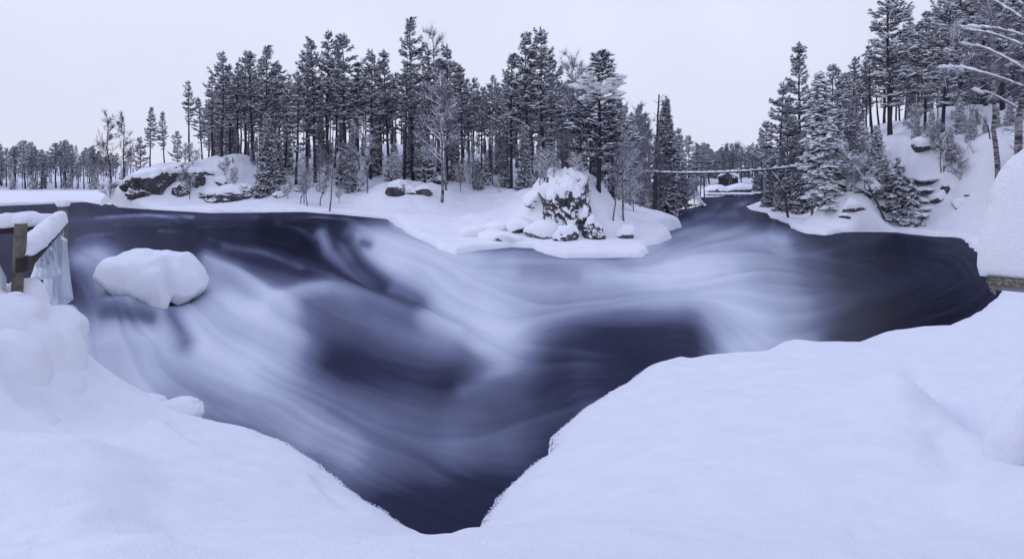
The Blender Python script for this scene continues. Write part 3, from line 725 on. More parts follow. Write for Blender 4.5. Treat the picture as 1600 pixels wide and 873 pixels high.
SHRUBS = [gen_birch(71, 1.9, .55, .05, 14, frost=M_DARKTWIG, bark=M_DARKTWIG, snow=.35, r0=.025, twig=3), gen_birch(72, 2.6, .40, .15, 14, frost=M_DARKTWIG, bark=M_DARKTWIG, snow=.3, r0=.03, twig=4, lean=.15), gen_birch(73, 2.2, .5, .1, 16, frost=M_TWIG, bark=M_DARKTWIG, snow=.5, r0=.03, twig=5)]

rnd = random.Random(5)
def place(kind, name, p, h, label, group=None, cat='tree', rz=None, tilt=None, wide=1.0):
    s = h / kind['h']
    e_ = empty(name, p, label, cat, group, rnd.uniform(0, 6.28) if rz is None else rz, (s * wide, s * wide, s))
    if tilt: e_.rotation_euler[0] = tilt[0]; e_.rotation_euler[1] = tilt[1]
    for pn, me in kind['parts']:
        o_ = link(pn, me, e_)
        if pn in ('crown', 'snow_load', 'branch_stubs'): o_['kind'] = 'stuff'
    return e_
def at_px(px, py, ytop, kind, name, label, group=None, Y=None, **k):
    """base pixel -> ground point; top pixel -> height"""
    if Y is None:
        p = hit(px, py)
        if p is None: p = np.array([(px - 800) / F * 60, 60, Hs((px - 800) / F * 60, 60)])
    else:
        x = (px - 800) / F * Y; p = np.array([x, Y, Hs(x, Y)])
    top = CZ - (ytop - YH) / F * p[1]
    if 'tilt' not in k: k['tilt'] = (radians(rnd.gauss(0, 1.0)), radians(rnd.gauss(0, 1.0)))
    return place(kind, name, p - np.array([0, 0, .05]), max(top - p[2], .5), label, group, **k)

# ---- pines on the knoll
LK, GK = 'slim snow-flecked pine rooted on the rounded rock knoll', 'pines on the rock knoll'
for px, Y, yt, k in ((235, 55, 168, 0), (257, 57, 174, 5), (296, 59, 126, 3), (316, 57, 152, 5), (277, 63, 205, 4), (219, 62, 214, 2)):
    at_px(px, 0, yt, PINES[k], 'pine_tree', LK, GK, Y=Y)
# ---- tall pines of the stand
def stand_label(px, front):
    where = 'behind the rock knoll' if px < 400 else ('above the shore between knoll and mossy boulders' if px < 575 else ('above the mossy boulders' if px < 770 else 'behind the peninsula outcrop'))
    return (('tall snow-flecked pine in the front rank ' if front else 'pine deeper in the wood ') + where, ('front pines ' if front else 'deeper pines ') + where)
for px, Y, yt, k in ((347, 58, 82, 2), (371, 60, 97, 3), (382, 62, 79, 1), (396, 59, 80, 5), (419, 58, 73, 0), (444, 60, 128, 4), (463, 56, 112, 2), (480, 60, 80, 4), (493, 57, 62, 0), (510, 58, 47, 1), (538, 58, 58, 7), (524, 62, 85, 3),
                    (579, 58, 79, 2), (609, 60, 77, 5), (632, 57, 96, 3), (646, 58, 29, 0), (667, 60, 75, 1), (698, 58, 71, 2), (722, 60, 102, 5), (752, 62, 137, 4), (766, 60, 130, 3), (740, 66, 122, 1), (799, 55, 86, 0), (826, 54, 50, 7), (848, 54, 45, 2), (862, 58, 92, 4), (812, 60, 108, 1), (905, 50, 118, 3), (922, 54, 130, 6), (882, 60, 128, 0), (560, 61, 105, 6), (594, 63, 100, 7), (430, 62, 98, 6), (360, 63, 112, 7), (333, 62, 120, 4), (407, 64, 90, 3), (684, 63, 92, 6), (710, 63, 98, 7)):
    l_, g_ = stand_label(px, True)
    at_px(px, 0, yt, PINES[k], 'pine_tree', l_, g_, Y=Y, wide=rnd.uniform(.95, 1.2))
for i in range(120):
    px = 322 + 678 * (i + rnd.random()) / 120; Y = rnd.uniform(62, 92)
    yt = 112 + 55 * rnd.random() + (45 if px > 900 else 0) + (25 if px < 345 else 0)
    l_, g_ = stand_label(px, False)
    at_px(px, 0, yt, PINES[rnd.randrange(8)], 'pine_tree', l_, g_, Y=Y, wide=rnd.uniform(.85, 1.15))
for i in range(44):
    px = 330 + 660 * (i + rnd.random()) / 44; Y = rnd.uniform(64, 94)
    at_px(px, 0, rnd.uniform(185, 235), rnd.choice(SPRUCES), 'spruce_tree', 'low dark spruce filling the understorey deep in the stand', 'understorey spruces of the stand', Y=Y)
# ---- spruces of the stand
GSP = 'spruces of the dense stand'
LSP = 'dark conical spruce with boughs down to the snow in the dense stand'
for px, Y, yt, k in ((418, 52, 176, 0), (547, 53, 190, 1), (664, 57, 126, 1), (821, 49, 190, 0), (500, 62, 170, 1), (585, 60, 180, 0), (640, 60, 200, 2), (842, 51, 235, 2), (790, 58, 190, 1)):
    at_px(px, 0, yt, SPRUCES[k], 'spruce_tree', LSP, GSP, Y=Y)
for i in range(56):
    px = 335 + 640 * (i + rnd.random()) / 56; Y = rnd.uniform(55, 74)
    k_ = rnd.random()
    if k_ < .78: at_px(px, 0, rnd.uniform(205, 262), rnd.choice(SPRUCES[1:] + SAPLING[:1]), 'spruce_tree', 'young snowy spruce under the tall pines of the stand', 'young spruces under the stand', Y=Y)
    else: at_px(px, 0, rnd.uniform(180, 250), BIRCHES[rnd.randrange(3)], 'birch_tree', 'frosted birch sapling under the tall pines of the stand', 'frosted birches under the stand', Y=Y)
at_px(614, 0, 222, SPRUCES[2], 'spruce_tree', 'short bushy dark spruce on the slope above the mossy boulders', Y=56)
# ---- birches
at_px(176, 0, 183, DARKB[0], 'birch_tree', 'bare birch with a wide crown beside the rock knoll', Y=62)
at_px(193, 0, 180, DARKB[1], 'birch_tree', 'bare slender birch leaning on the shoulder of the rock knoll', Y=53)
at_px(690, 0, 48, BIRCHES[1], 'birch_tree', 'tall frosted birch with a thin pointed top among the pines', Y=60)
at_px(891, 0, 84, BIRCHES[0], 'birch_tree', 'bare frosted birch with upswept branches behind the peninsula outcrop', Y=52)
at_px(908, 0, 96, BIRCHES[1], 'birch_tree', 'second bare frosted birch behind the peninsula outcrop', Y=56)
at_px(690, 316, 120, BIRCHES[2], 'birch_tree', 'crooked pale birch on the snow beside the mossy boulders')
at_px(697, 298, 140, BIRCHES[0], 'birch_tree', 'straight white-barked birch behind the crooked birch')
GB, LB = 'young birches along the far shore', 'thin young birch with frosted twigs at the snowy shore'
for px, py, yt, k in ((574, 302, 190, 2), (515, 330, 215, 1), (480, 322, 240, 0), (475, 318, 250, 2), (738, 292, 215, 2), (405, 300, 205, 1), (500, 300, 225, 0), (865, 300, 225, 2), (785, 282, 190, 0), (793, 282, 200, 1), (660, 275, 205, 2), (655, 262, 190, 0), (720, 280, 170, 1), (770, 290, 200, 2)):
    at_px(px, py, yt, BIRCHES[k], 'birch_tree', LB, GB)
# ---- far forest beyond the calm reach
LF, GF = 'distant pine in the forest across the calm upper reach', 'pines across the calm reach'
for i in range(130):
    px = -60 + 275 * (i + rnd.random()) / 130; Y = rnd.choice((99, 102, 106, 112, 118, 124)) + rnd.uniform(-1.5, 1.5)
    yt = 224 + 38 * rnd.random() ** 1.4 + 7 * sin(px * .11) + (22 * rnd.random() if px > 145 else 0)
    where = ('at the front edge of the distant forest across the calm reach', 'front edge of the distant forest') if Y < 104 else ('deep in the distant forest across the calm reach', 'inside the distant forest')
    at_px(px, 0, yt, PINES[rnd.randrange(8)], 'pine_tree', 'small far-off pine ' + where[0], where[1], Y=Y, wide=rnd.uniform(1.0, 1.4))
for i in range(10):
    px = -40 + 235 * (i + rnd.random()) / 10
    at_px(px, 0, rnd.uniform(262, 280), SAPLING[i % 2], 'spruce_sapling', 'small snow-plastered spruce at the edge of the distant forest', 'saplings of the distant forest', Y=rnd.uniform(97, 100))
# ---- hero pine, peninsula
hero = at_px(935, 0, 84, HERO, 'pine_tree', 'pine with heavy snow pillows in its crown above the peninsula outcrop', Y=37, wide=1.28, rz=1.0)
at_px(958, 0, 150, HERO2, 'pine_tree', 'shorter dark pine crowding behind the snow-pillowed pine', Y=40, rz=3.5, wide=1.05)
at_px(975, 0, 205, BIRCHES[2], 'birch_tree', 'frosted birch on a snowy hummock near the peninsula tip', Y=36.5)
at_px(958, 345, 225, BIRCHES[1], 'birch_tree', 'leaning frosted birch rooted at the capped stone on the peninsula', None, tilt=(0, radians(6)))
GP = 'frosted birches behind the peninsula'
for px, Y, yt in ((985, 44, 190), (1000, 46, 200), (1015, 52, 185), (1005, 58, 170), (1050, 62, 215), (1065, 68, 215), (1030, 56, 215), (968, 46, 160)):
    at_px(px, 0, yt, BIRCHES[rnd.randrange(3)], 'birch_tree', 'frosted birch in the thicket behind the peninsula', GP, Y=Y)
# ---- left bank further downstream
LD, GD = 'snowy pine on the left bank towards the footbridge', 'pines towards the footbridge'
for px, Y, yt, k in ((978, 52, 165, 4), (1000, 60, 182, 2), (1018, 66, 190, 5), (1060, 74, 200, 2), (1075, 80, 212, 4), (1052, 84, 190, 0), (1088, 92, 222, 1), (1010, 74, 175, 3), (1030, 80, 185, 1), (962, 58, 150, 5), (1046, 66, 240, 4), (1100, 104, 230, 0), (1094, 98, 235, 2)):
    at_px(px, 0, yt, PINES[k], 'pine_tree', LD, GD, Y=Y)
at_px(1040, 0, 151, SPRUCES[1], 'spruce_tree', 'tall pointed spruce beside the dead snag', Y=58, wide=1.15)
for px, Y, yt, k in ((1065, 66, 255, 2), (1030, 60, 255, 2), (1002, 48, 250, 0), (1080, 84, 258, 2)):
    at_px(px, 0, yt, SPRUCES[k], 'spruce_tree', 'low spruce on the left bank below the footbridge', 'low spruces below the footbridge', Y=Y)
# ---- trees at the end of the reach
LE, GE = 'far snowy conifer closing the valley behind the log cabin', 'far conifers behind the cabin'
for i in range(46):
    px = 1086 + 125 * (i + rnd.random()) / 46; Y = rnd.choice((128, 134, 142, 150)) + rnd.uniform(-2, 2)
    yt = 222 + 18 * rnd.random()
    at_px(px, 0, yt, rnd.choice(PINES + SPRUCES[:2]), 'conifer_tree', LE, GE, Y=Y, wide=1.35)
# ---- right bank
LR, GR = 'snow-dusted pine on the steep right bank', 'pines of the right bank'
for px, Y, yt, k in ((1216, 66, 130, 2), (1254, 58, 66, 5), (1232, 72, 165, 0), (1200, 80, 190, 4), (1192, 90, 205, 1), (1272, 62, 130, 1), (1330, 54, 90, 4), (1345, 58, 110, 0), (1362, 56, 70, 3), (1436, 56, 35, 2), (1452, 60, 60, 4), (1420, 62, 75, 0),
                    (1478, 54, -30, 1), (1500, 56, -60, 0), (1512, 60, 20, 2), (1534, 54, -80, 5), (1552, 58, -40, 3), (1570, 56, -70, 1), (1590, 58, -30, 4), (1466, 64, 40, 3), (1606, 60, -60, 0), (1240, 84, 180, 3), (1312, 66, 120, 1), (1380, 68, 95, 2), (1400, 72, 90, 4), (1524, 66, 0, 1), (1486, 68, 30, 5), (1580, 66, 0, 2), (1630, 54, -40, 1), (1546, 70, 10, 0)):
    w_ = 'near the bridge end' if px < 1280 else ('left of the big snow-laden pine' if px < 1391 else ('between the big snow-laden pine and the sign' if px < 1490 else 'around the large snowy birch'))
    at_px(px, 0, yt, PINES[k], 'pine_tree', 'snow-dusted pine on the right bank ' + w_, 'right bank pines ' + w_, Y=Y, wide=rnd.uniform(.95, 1.15))
for i in range(34):
    px = 1300 + 330 * (i + rnd.random()) / 34; Y = rnd.uniform(56, 84)
    at_px(px, 0, rnd.uniform(40, 120) + (40 if px < 1370 else -20), rnd.choice(PINES + SPRUCES[:2]), 'conifer_tree', 'conifer deep in the wood behind the right bank crest', 'conifers behind the right crest', Y=Y, wide=1.15)
for px, Y, yt in ((1318, 46, 170), (1345, 47, 150), (1430, 49, 120), (1465, 48, 110), (1485, 50, 130), (1515, 47, 150), (1545, 48, 90), (1470, 43, 190), (1508, 42.6, 180), (1352, 42.8, 215)):
    at_px(px, 0, yt, BIRCHES[rnd.randrange(3)], 'birch_tree', 'snow-frosted birch among the conifers on the right crest', 'frosted birches of the right crest', Y=Y)
for px, Y, yt, k in ((1445, 47, 20, 1), (1472, 46, -30, 1), (1500, 48, -70, 1), (1540, 47, -60, 1), (1566, 45, -110, 1), (1600, 46, -90, 1), (1625, 44, -60, 1)):
    at_px(px, 0, yt, LADEN[1], 'pine_tree', 'tall pine heavy with snow beside the sign and large birch', 'heavy snowy pines by the sign', Y=Y, wide=.95)
for px, Y, yt, k in ((1456, 45, 170, 0), (1478, 43.8, 205, 0), (1502, 44.6, 150, 0), (1556, 42.5, 165, 0), (1578, 42, 150, 0), (1598, 41, 140, 0), (1342, 44, 190, 0), (1318, 44.5, 205, 0), (1612, 42, 100, 0), (1374, 45, 195, 0), (1432, 46, 175, 0), (1486, 42.8, 196, 0), (1518, 42.6, 172, 0), (1540, 42.2, 180, 0), (1500, 42.2, 238, 0)):
    at_px(px, 0, yt, LADEN[0], 'spruce_tree', 'young spruce bent under clumped snow on the right slope', 'snow-clumped young spruces of the right slope', Y=Y, wide=1.2)
at_px(1391, 212, -45, LADEN[1], 'pine_tree', 'big snow-laden pine with reddish trunk on the crest of the right bank', Y=48, rz=.5, wide=1.1)
at_px(1290, 0, 112, LADEN[0], 'spruce_tree', 'spruce plastered white with drooping snowy boughs at the right shore', Y=44, wide=1.15)
at_px(1300, 0, 104, PINES[4], 'pine_tree', 'thin bent-topped pine rising behind the white plastered spruce', Y=46)
LQ, GQ = 'snow-heavy spruce filling the wood on the right bank', 'spruces of the right bank'
for px, Y, yt, k in ((1222, 62, 225, 1), (1240, 60, 210, 0), (1255, 56, 205, 1), (1205, 72, 235, 0), (1330, 50, 160, 0), (1345, 52, 175, 2), (1450, 54, 120, 1), (1478, 58, 110, 0), (1505, 54, 90, 1), (1565, 54, 100, 1), (1590, 52, 110, 0), (1610, 50, 60, 1), (1425, 58, 130, 0), (1540, 60, 80, 0)):
    w_ = 'by the bridge end' if px < 1280 else ('left of the crest' if px < 1400 else 'around the sign and birch')
    at_px(px, 0, yt, SPRUCES[k], 'spruce_tree', 'snow-heavy spruce in the right bank wood ' + w_, 'right bank spruces ' + w_, Y=Y, wide=1.1)
at_px(1527, 0, 170, LADEN[0], 'spruce_tree', 'low spreading spruce below the sign with snow-heavy skirts', Y=45, wide=1.5)
at_px(1404, 0, 250, SAPLING[0], 'spruce_sapling', 'little snowy spruce below the crest of the right bank', Y=43.5)
at_px(1425, 0, 285, SAPLING[1], 'spruce_sapling', 'tiny snowy spruce next to the little spruce on the right bank', Y=42.5)
BIG = gen_birch(81, 12, .42, .22, 16, snow=.75, frost=M_TWIG, hang=.30, r0=.17, lean=-.02, twig=6)
at_px(1578, 0, -90, BIG, 'birch_tree', 'large pale birch with snow thick on its long limbs', Y=36, rz=2.6)
at_px(1560, 0, -60, BIRCHES[1], 'birch_tree', 'slimmer birch standing just behind the large snowy birch', Y=39)
ARCH = gen_birch(82, 8, .22, .55, 10, snow=.8, frost=M_DARKTWIG, bark=M_DARKTWIG, curve_=-.62, lean=-.12, r0=.10, hang=.25)
at_px(1548, 0, 140, ARCH, 'birch_tree', 'birch bowed over by snow in front of the square sign', Y=41, rz=0.0)
at_px(1233, 0, 185, ARCH, 'birch_tree', 'birch bowed over the water by snow at the bridge end', Y=52, rz=.1)
LEAN = gen_birch(83, 5, .34, .3, 14, snow=.6, frost=M_TWIG, bark=M_DARKTWIG, curve_=-.15, lean=-.42, r0=.07, hang=.2)
at_px(1386, 0, 214, LEAN, 'birch_tree', 'leaning young birch with drooping snowy twigs on the right slope', Y=42, rz=0.0)
at_px(1522, 0, 212, LEAN, 'birch_tree', 'leaning dark stem tangled in front of the low spreading spruce', Y=41.5, rz=-.2)
at_px(1330, 0, 232, LEAN, 'birch_tree', 'leaning thin birch left of the round snowy rock', Y=44, rz=.2)
# snapped snag
def snag():
    a = Acc(); rng = np.random.RandomState(9)
    h = 9; z = np.linspace(0, 1, 12)
    tp = np.column_stack([.05 * h * z + rng.normal(size=12) * .03, rng.normal(size=12) * .03, h * z]); tp[0, 2] = -.5
    a.tube(tp, .13 * (1 - z) + .05, 7)
    b = Acc()
    for k in range(22):
        t = rng.uniform(.35, .99); p = np.array([np.interp(t, z, tp[:, c]) for c in range(3)]); az = rng.uniform(0, 6.28); L = rng.uniform(.3, 1.1)
        d = np.array([cos(az), sin(az), rng.uniform(-.2, .5)]); s = np.linspace(0, 1, 4)[:, None]
        b.tube(p + d * L * s + np.array([0, 0, .15]) * s ** 2, .03 * (1.1 - s[:, 0]), 3, False)
    return {'h': h, 'parts': [('trunk', a.mesh('snag_trunk', M_DARKTWIG)), ('branch_stubs', b.mesh('snag_branches', M_DARKTWIG))]}
SN = snag()
at_px(1022, 0, 148, SN, 'dead_tree', 'dead snag with broken stubs on the left bank', Y=56)
# shrubs and small twigs
LSH, GSH = 'bare snowy shrub poking out of the far bank', 'shrubs of the far bank'
for px, py, hh, k in ((172, 312, 1.6, 0), (282, 305, 2.6, 1), (296, 312, 2.2, 1), (362, 300, 2.0, 1), (300, 262, 2.0, 0), (290, 258, 1.8, 2), (352, 275, 1.6, 0), (610, 290, 2.6, 1), (618, 285, 2.2, 0), (720, 300, 2.4, 1), (735, 288, 2.4, 2), (850, 285, 2.0, 2), (843, 290, 1.5, 2),
                      (900, 290, 1.8, 2), (905, 320, 1.4, 0), (985, 318, 2.6, 2), (990, 330, 2.0, 0), (975, 325, 2.2, 2), (1000, 315, 2.4, 2), (1015, 318, 2.2, 2), (1030, 318, 2.4, 2), (1045, 318, 2.2, 2), (1010, 300, 2.8, 2), (560, 300, 1.6, 0), (450, 310, 1.4, 0), (530, 318, 1.4, 1), (780, 300, 1.4, 0), (155, 300, 1.5, 0),
                      (1075, 316, 2.4, 2), (1085, 312, 2.4, 2), (1062, 320, 2.0, 2), (1215, 315, 2.6, 2), (1230, 322, 2.4, 2), (1265, 322, 2.0, 2), (1250, 318, 2.4, 2), (1460, 240, 2.2, 2), (1475, 268, 2.4, 0), (1500, 285, 1.6, 0), (1430, 215, 2.4, 2), (1385, 300, 1.4, 0), (1365, 262, 2.0, 2)):
    p = hit(px, py)
    if p is not None: place(SHRUBS[k], 'shrub', p, hh, LSH, GSH, 'shrub')
for px, Y, yt in ((1497, 42, 256), (1330, 43, 250), (1310, 44, 262), (500, 47, 262), (470, 48, 270)):
    at_px(px, 0, yt, SHRUBS[1], 'shrub', 'thin upright dead stem standing in the bank snow', 'dead stems of the bank', Y=Y, cat='shrub')

# ------------------------------------------------------------------ rocks with snow on top
def rock(name, c, size, seed, label, cat='rock', group=None, rz=0.0, cover=.45, thick=.22, lvl=4, tilt=(0, 0), planes=12, th0=.0, face=None, crag=0.0, shear=0.0):
    rng = np.random.RandomState(seed)
    v, f = ICO[lvl]
    n = rng.normal(size=(planes, 3)); n /= np.linalg.norm(n, axis=1)[:, None]
    dd = rng.uniform(.60, .92, planes)
    if face is not None:
        for i_, (fx, fy, fz, fd) in enumerate(face): n[i_] = np.array((fx, fy, fz)) / math.sqrt(fx * fx + fy * fy + fz * fz); dd[i_] = fd
    dot = v @ n.T
    r = np.where(dot > .05, dd / np.maximum(dot, .05), 9)
    r = np.minimum(r.min(1), 1.12)
    r = r * (1 + .06 * fbm(v[:, 0] * 1.7 + seed, v[:, 1] * 1.7, v[:, 2] * 1.7, 4) + .05 * fbm(v[:, 0] * 6, v[:, 1] * 6 + seed, v[:, 2] * 6, 3))
    if crag:
        r = r * (1 + crag * (1.1 * fbm(v[:, 0] * 2.3 + seed, v[:, 1] * 2.3, v[:, 2] * 1.5, 4) - .8 * np.abs(noise(v[:, 0] * 3.4, v[:, 1] * 3.4 + seed, v[:, 2] * 1.6)) + .3))
    p = v * r[:, None] * np.asarray(size, float)
    p[:, 1] += shear * p[:, 2]
    ca, sa = cos(rz), sin(rz)
    cx, sx = cos(tilt[0]), sin(tilt[0]); cy, sy = cos(tilt[1]), sin(tilt[1])
    p = p @ np.array([[1, 0, 0], [0, cx, -sx], [0, sx, cx]]).T @ np.array([[cy, 0, sy], [0, 1, 0], [-sy, 0, cy]]).T @ np.array([[ca, -sa, 0], [sa, ca, 0], [0, 0, 1]]).T
    e_ = empty(name, c, label, cat, group)
    link('stone', mk_mesh('stone', p, f, M_ROCK, True), e_)
    nr = vnormals(p, f)
    for _ in range(9 if crag else 2):
        ac = nr.copy()
        for a, b in ((0, 1), (1, 2), (2, 0)): np.add.at(ac, f[:, a], nr[f[:, b]])
        nr = ac / np.linalg.norm(ac, axis=1)[:, None]
    sc = max(size)
    k = nr[:, 2] + .35 * fbm(p[:, 0] * 2.2 / sc * 1.5 + seed, p[:, 1] * 2.2 / sc * 1.5, p[:, 2] * 2.2 / sc * 1.5, 3) + (.40 if crag else .55) * fbm(p[:, 0] * (1.3 if crag else 2.6), p[:, 1] * (1.3 if crag else 2.6), p[:, 2] * (1.3 if crag else 2.6) + seed, 4)
    w = smooth(cover - .10, cover + .16, k)
    off = thick * w * (.6 + .4 * smooth(cover, 1, k)) - .05
    sn = p + nr * (off * .5)[:, None] + np.array([0, 0, 1]) * (off * .8)[:, None]
    keep = (w[f] > .02).any(1)
    used = np.zeros(len(p), bool); used[f[keep]] = True
    if keep.any(): link('snow_cap', mk_mesh('snow_cap', sn[used], (np.cumsum(used) - 1)[f[keep]], M_SNOWT, True), e_)
    return e_
def rock_px(name, px, py, wpx, hpx, seed, label, group=None, push=.25, deep=.8, Y=None, **k):
    if Y is None:
        p = hit(px, py); Y = p[1] if p is not None else 48.0
    hw, hh = wpx / 2 / F * Y, hpx / 2 / F * Y
    c = D(px, py, Y + push * hw)
    c[2] = min(c[2], Hs(c[0], c[1]) + .30 * hh)
    return rock(name, c, (hw, max(hw, hh) * deep, hh), seed, label, group=group, **k)
GRK = 'rocks in the face of the knoll'
LRK = 'dark granite face breaking through the snow of the knoll'
for px, py, w, h, s, rz, cov in ((242, 291, 92, 54, 1, .15, .62), (222, 304, 56, 24, 3, 0, .75), (296, 280, 62, 34, 5, -.2, .72), (284, 304, 30, 28, 6, .5, .7), (288, 266, 34, 14, 7, 0, .6), (352, 308, 96, 36, 10, .1, .78), (380, 306, 44, 36, 11, .1, .75), (324, 272, 20, 12, 13, 0, .6), (344, 288, 28, 18, 14, .3, .5), (203, 293, 26, 24, 15, 0, .5), (184, 291, 18, 12, 16, .2, .6)):
    rock_px('rock', px, py, w * 1.1, h * 1.15, s, LRK, GRK, push=.08, cover=cov, rz=rz, lvl=3 if w < 30 else 4, thick=.25, planes=22, deep=.6, crag=.22)
GMB, LMB = 'boulders below the stand', 'dark mossy boulder half buried in the snow below the stand'
for px, py, w, h, s, cov in ((620, 300, 38, 34, 21, .6), (640, 302, 22, 18, 22, .5), (662, 303, 34, 20, 23, .5), (690, 287, 28, 20, 24, .55), (706, 280, 22, 18, 25, .6), (668, 280, 24, 14, 26, .5), (448, 300, 26, 18, 27, .5), (436, 308, 24, 14, 28, .5), (470, 300, 18, 14, 29, .4)):
    rock_px('boulder', px, py, w, h, s, LMB, GMB, push=.3, cover=cov, lvl=3, thick=.22)
# the rocks of the peninsula
FACE = [(-.55, -.83, -.05, .60), (.62, -.75, .20, .66), (.05, -.55, .83, .74)]
rock_px('rock_outcrop', 890, 322, 96, 108, 31, 'craggy grey outcrop draped with snow on the peninsula', Y=35.4, push=.30, cover=.56, thick=.32, deep=.95, planes=24, face=FACE, crag=.34, shear=.55, lvl=5)
rock_px('boulder', 926, 354, 38, 38, 34, 'reddish brown rock at the foot of the snow-pillowed pine', Y=33.8, push=.3, cover=.68, thick=.26, planes=18, crag=.25, shear=.3)
rock_px('boulder', 882, 370, 38, 28, 35, 'low snow-crusted rock nearest the shelf ice of the peninsula', Y=32.6, push=.3, cover=.40, thick=.25, planes=18, crag=.25)
rock_px('boulder', 978, 348, 26, 20, 37, 'capped stone at the foot of the leaning frosted birch', Y=34, push=0, cover=.3, thick=.3)
GPI, LPI = 'snow pillows on the peninsula', 'snow-buried stone rounded like a pillow on the peninsula'
for px, py, w, h, Y, s in ((848, 336, 52, 24, 34.8, 41), (818, 332, 46, 22, 36.2, 42), (838, 322, 40, 20, 37.4, 43), (786, 328, 50, 16, 37.2, 44), (742, 352, 40, 18, 34.2, 46), (768, 357, 40, 16, 33.4, 47), (790, 362, 46, 14, 33, 48)):
    X_ = (px - 800) / F * Y
    gz_ = Hs(X_, Y)
    rock('snow_covered_stone', (X_, Y, gz_ + .02), (w / 2 / F * Y, w / 2 / F * Y * .9, h / 2 / F * Y * 1.1), s, LPI, 'stone', GPI, cover=-.9, thick=.2, lvl=3, planes=5)
# right bank
GLE, LLE = 'snowy ledges of the right bank', 'thin snow-loaded rock ledge in the stepped outcrop on the right bank'
for i, py in enumerate((280, 287, 294, 301, 308)):
    rock_px('rock_ledge', 1442 - i * 1.5, py, 50 - 4 * i, 11, 60 + i, LLE, GLE, Y=43.6 - .28 * i, push=.1, cover=.15, thick=.16, lvl=3, deep=.8)
for i, (px, py, w, h) in enumerate(((1340, 300, 60, 44), (1372, 290, 50, 40), (1330, 328, 44, 30), (1376, 326, 40, 28), (1348, 262, 46, 30), (1410, 330, 36, 20), (1470, 310, 34, 24), (1500, 322, 30, 18), (1320, 240, 40, 30), (1386, 245, 44, 30), (1450, 232, 50, 30), (1505, 240, 46, 34), (1290, 318, 30, 22))):
    rock_px('snow_covered_rock', px, py, w, h, 120 + i, 'lumpy rock fully draped in snow on the right slope', 'snow-draped rocks of the right slope', push=.45, cover=.02, thick=.22, planes=10, lvl=3)
GRR, LRR = 'stones of the right slope', 'dark stone showing through the snow of the right slope'
for px, py, w, h, s in ((1322, 340, 26, 12, 71), (1386, 285, 22, 16, 72), (1478, 300, 14, 24, 73), (1512, 306, 10, 8, 74), (1536, 334, 8, 8, 75), (1272, 326, 14, 14, 76), (1358, 215, 20, 18, 77), (1248, 330, 10, 8, 78), (1330, 205, 34, 26, 79)):
    rock_px('stone', px, py, w, h, s, LRR, GRR, push=.2, cover=.5, lvl=3, thick=.15)
# ------------------------------------------------------------------ snow-capped island in the rapids
def blob(name, c, size, seed, m, lvl=4, amp=.18, fr=1.4, fine=.03, squash=None, parent=None, pw=.9):
    v, f = ICO[lvl]
    r = 1 + amp * fbm(v[:, 0] * fr + seed, v[:, 1] * fr, v[:, 2] * fr, 3) + .55 * amp * np.abs(noise(v[:, 0] * 2.1 + seed, v[:, 1] * 2.1, v[:, 2] * 2.1)) + .10 * amp * np.abs(noise(v[:, 0] * 6 + seed, v[:, 1] * 6, v[:, 2] * 6)) + fine * fbm(v[:, 0] * 7 + seed, v[:, 1] * 7, v[:, 2] * 7, 3)
    p = np.sign(v) * np.abs(v) ** pw * r[:, None] * np.asarray(size, float)
    if squash: p = squash(p)
    return link(name, mk_mesh(name, p + (0 if parent is None else np.asarray(c, float)), f, m, True), parent, None if parent is not None else c)
isl_c = D(238, 440, 16.2)
isl = empty('snow_capped_boulder', isl_c, 'broad snow-capped boulder in the rapids beside the cascade', 'boulder')
v, f = ICO[3]
link('stone', mk_mesh('stone', v * (1 + .12 * fbm(v[:, 0] * 2, v[:, 1] * 2, v[:, 2] * 2, 3))[:, None] * np.array([1.0, .6, .7]) + np.array([.05, .25, -.5]), f, M_ROCK), isl)
def draped_cap():
    nt_, nr, ns = 128, 22, 14
    th = np.linspace(-pi, pi, nt_, endpoint=False)
    ct, st = np.cos(th), np.sin(th)
    R = (1 + .10 * np.cos(2 * th + .4) * 0 + .13 * fbm(ct * 1.3 + 3, st * 1.3, 1.0, 3)) / ((np.abs(ct) / 1.55) ** 2.4 + (np.abs(st) / 1.0) ** 2.4) ** (1 / 2.4)
    tip = np.exp(-np.abs((th + .95) / .17) ** 1.5); gul = np.exp(-((th + .62) / .10) ** 2)
    R = .92 * R * (1 - .12 * gul)
    V_ = []
    for k in range(nr):
        q = (k + .02) / (nr - 1)
        x, y = q * R * ct, q * R * st
        z = .58 * (1 - q ** 3.4) ** .55 - .12 * x + .16 * y + .22 * fbm(x * 1.1, y * 1.1, 6.0, 3) + .16 * np.abs(noise(x * 1.5 + .4, y * 1.5, 2.2))
        z = z - .34 * np.exp(-(((x - .62) + .35 * (y + .2)) / .12) ** 2) * smooth(.35, .9, q) * (y < .5) - .10 * smooth(.5, 1.3, x)
        V_.append(np.column_stack([x, y, z]))
    e0 = V_[-1]
    L = .36 + .16 * fbm(ct * 3, st * 3, 4.0, 3) + .85 * tip - .10 * gul
    for k in range(1, ns + 1):
        q = k / ns
        ins = 1 + .05 * math.sin(q * pi) - (.14 - .02 * tip) * q ** 1.4
        rough = 1 + .03 * fbm(ct * 9, st * 9, q * 3, 2)
        V_.append(np.column_stack([e0[:, 0] * ins * rough, e0[:, 1] * ins * rough, e0[:, 2] - L * q]))
    V_ = np.concatenate(V_); n = nr + ns
    i = np.arange(n - 1)[:, None] * nt_; j = np.arange(nt_)[None]; l = (j + 1) % nt_
    q = np.stack([i + j, i + l, i + l + nt_, i + j + nt_], -1).reshape(-1, 4)
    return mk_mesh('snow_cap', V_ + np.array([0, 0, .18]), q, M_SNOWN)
link('snow_cap', draped_cap(), isl)

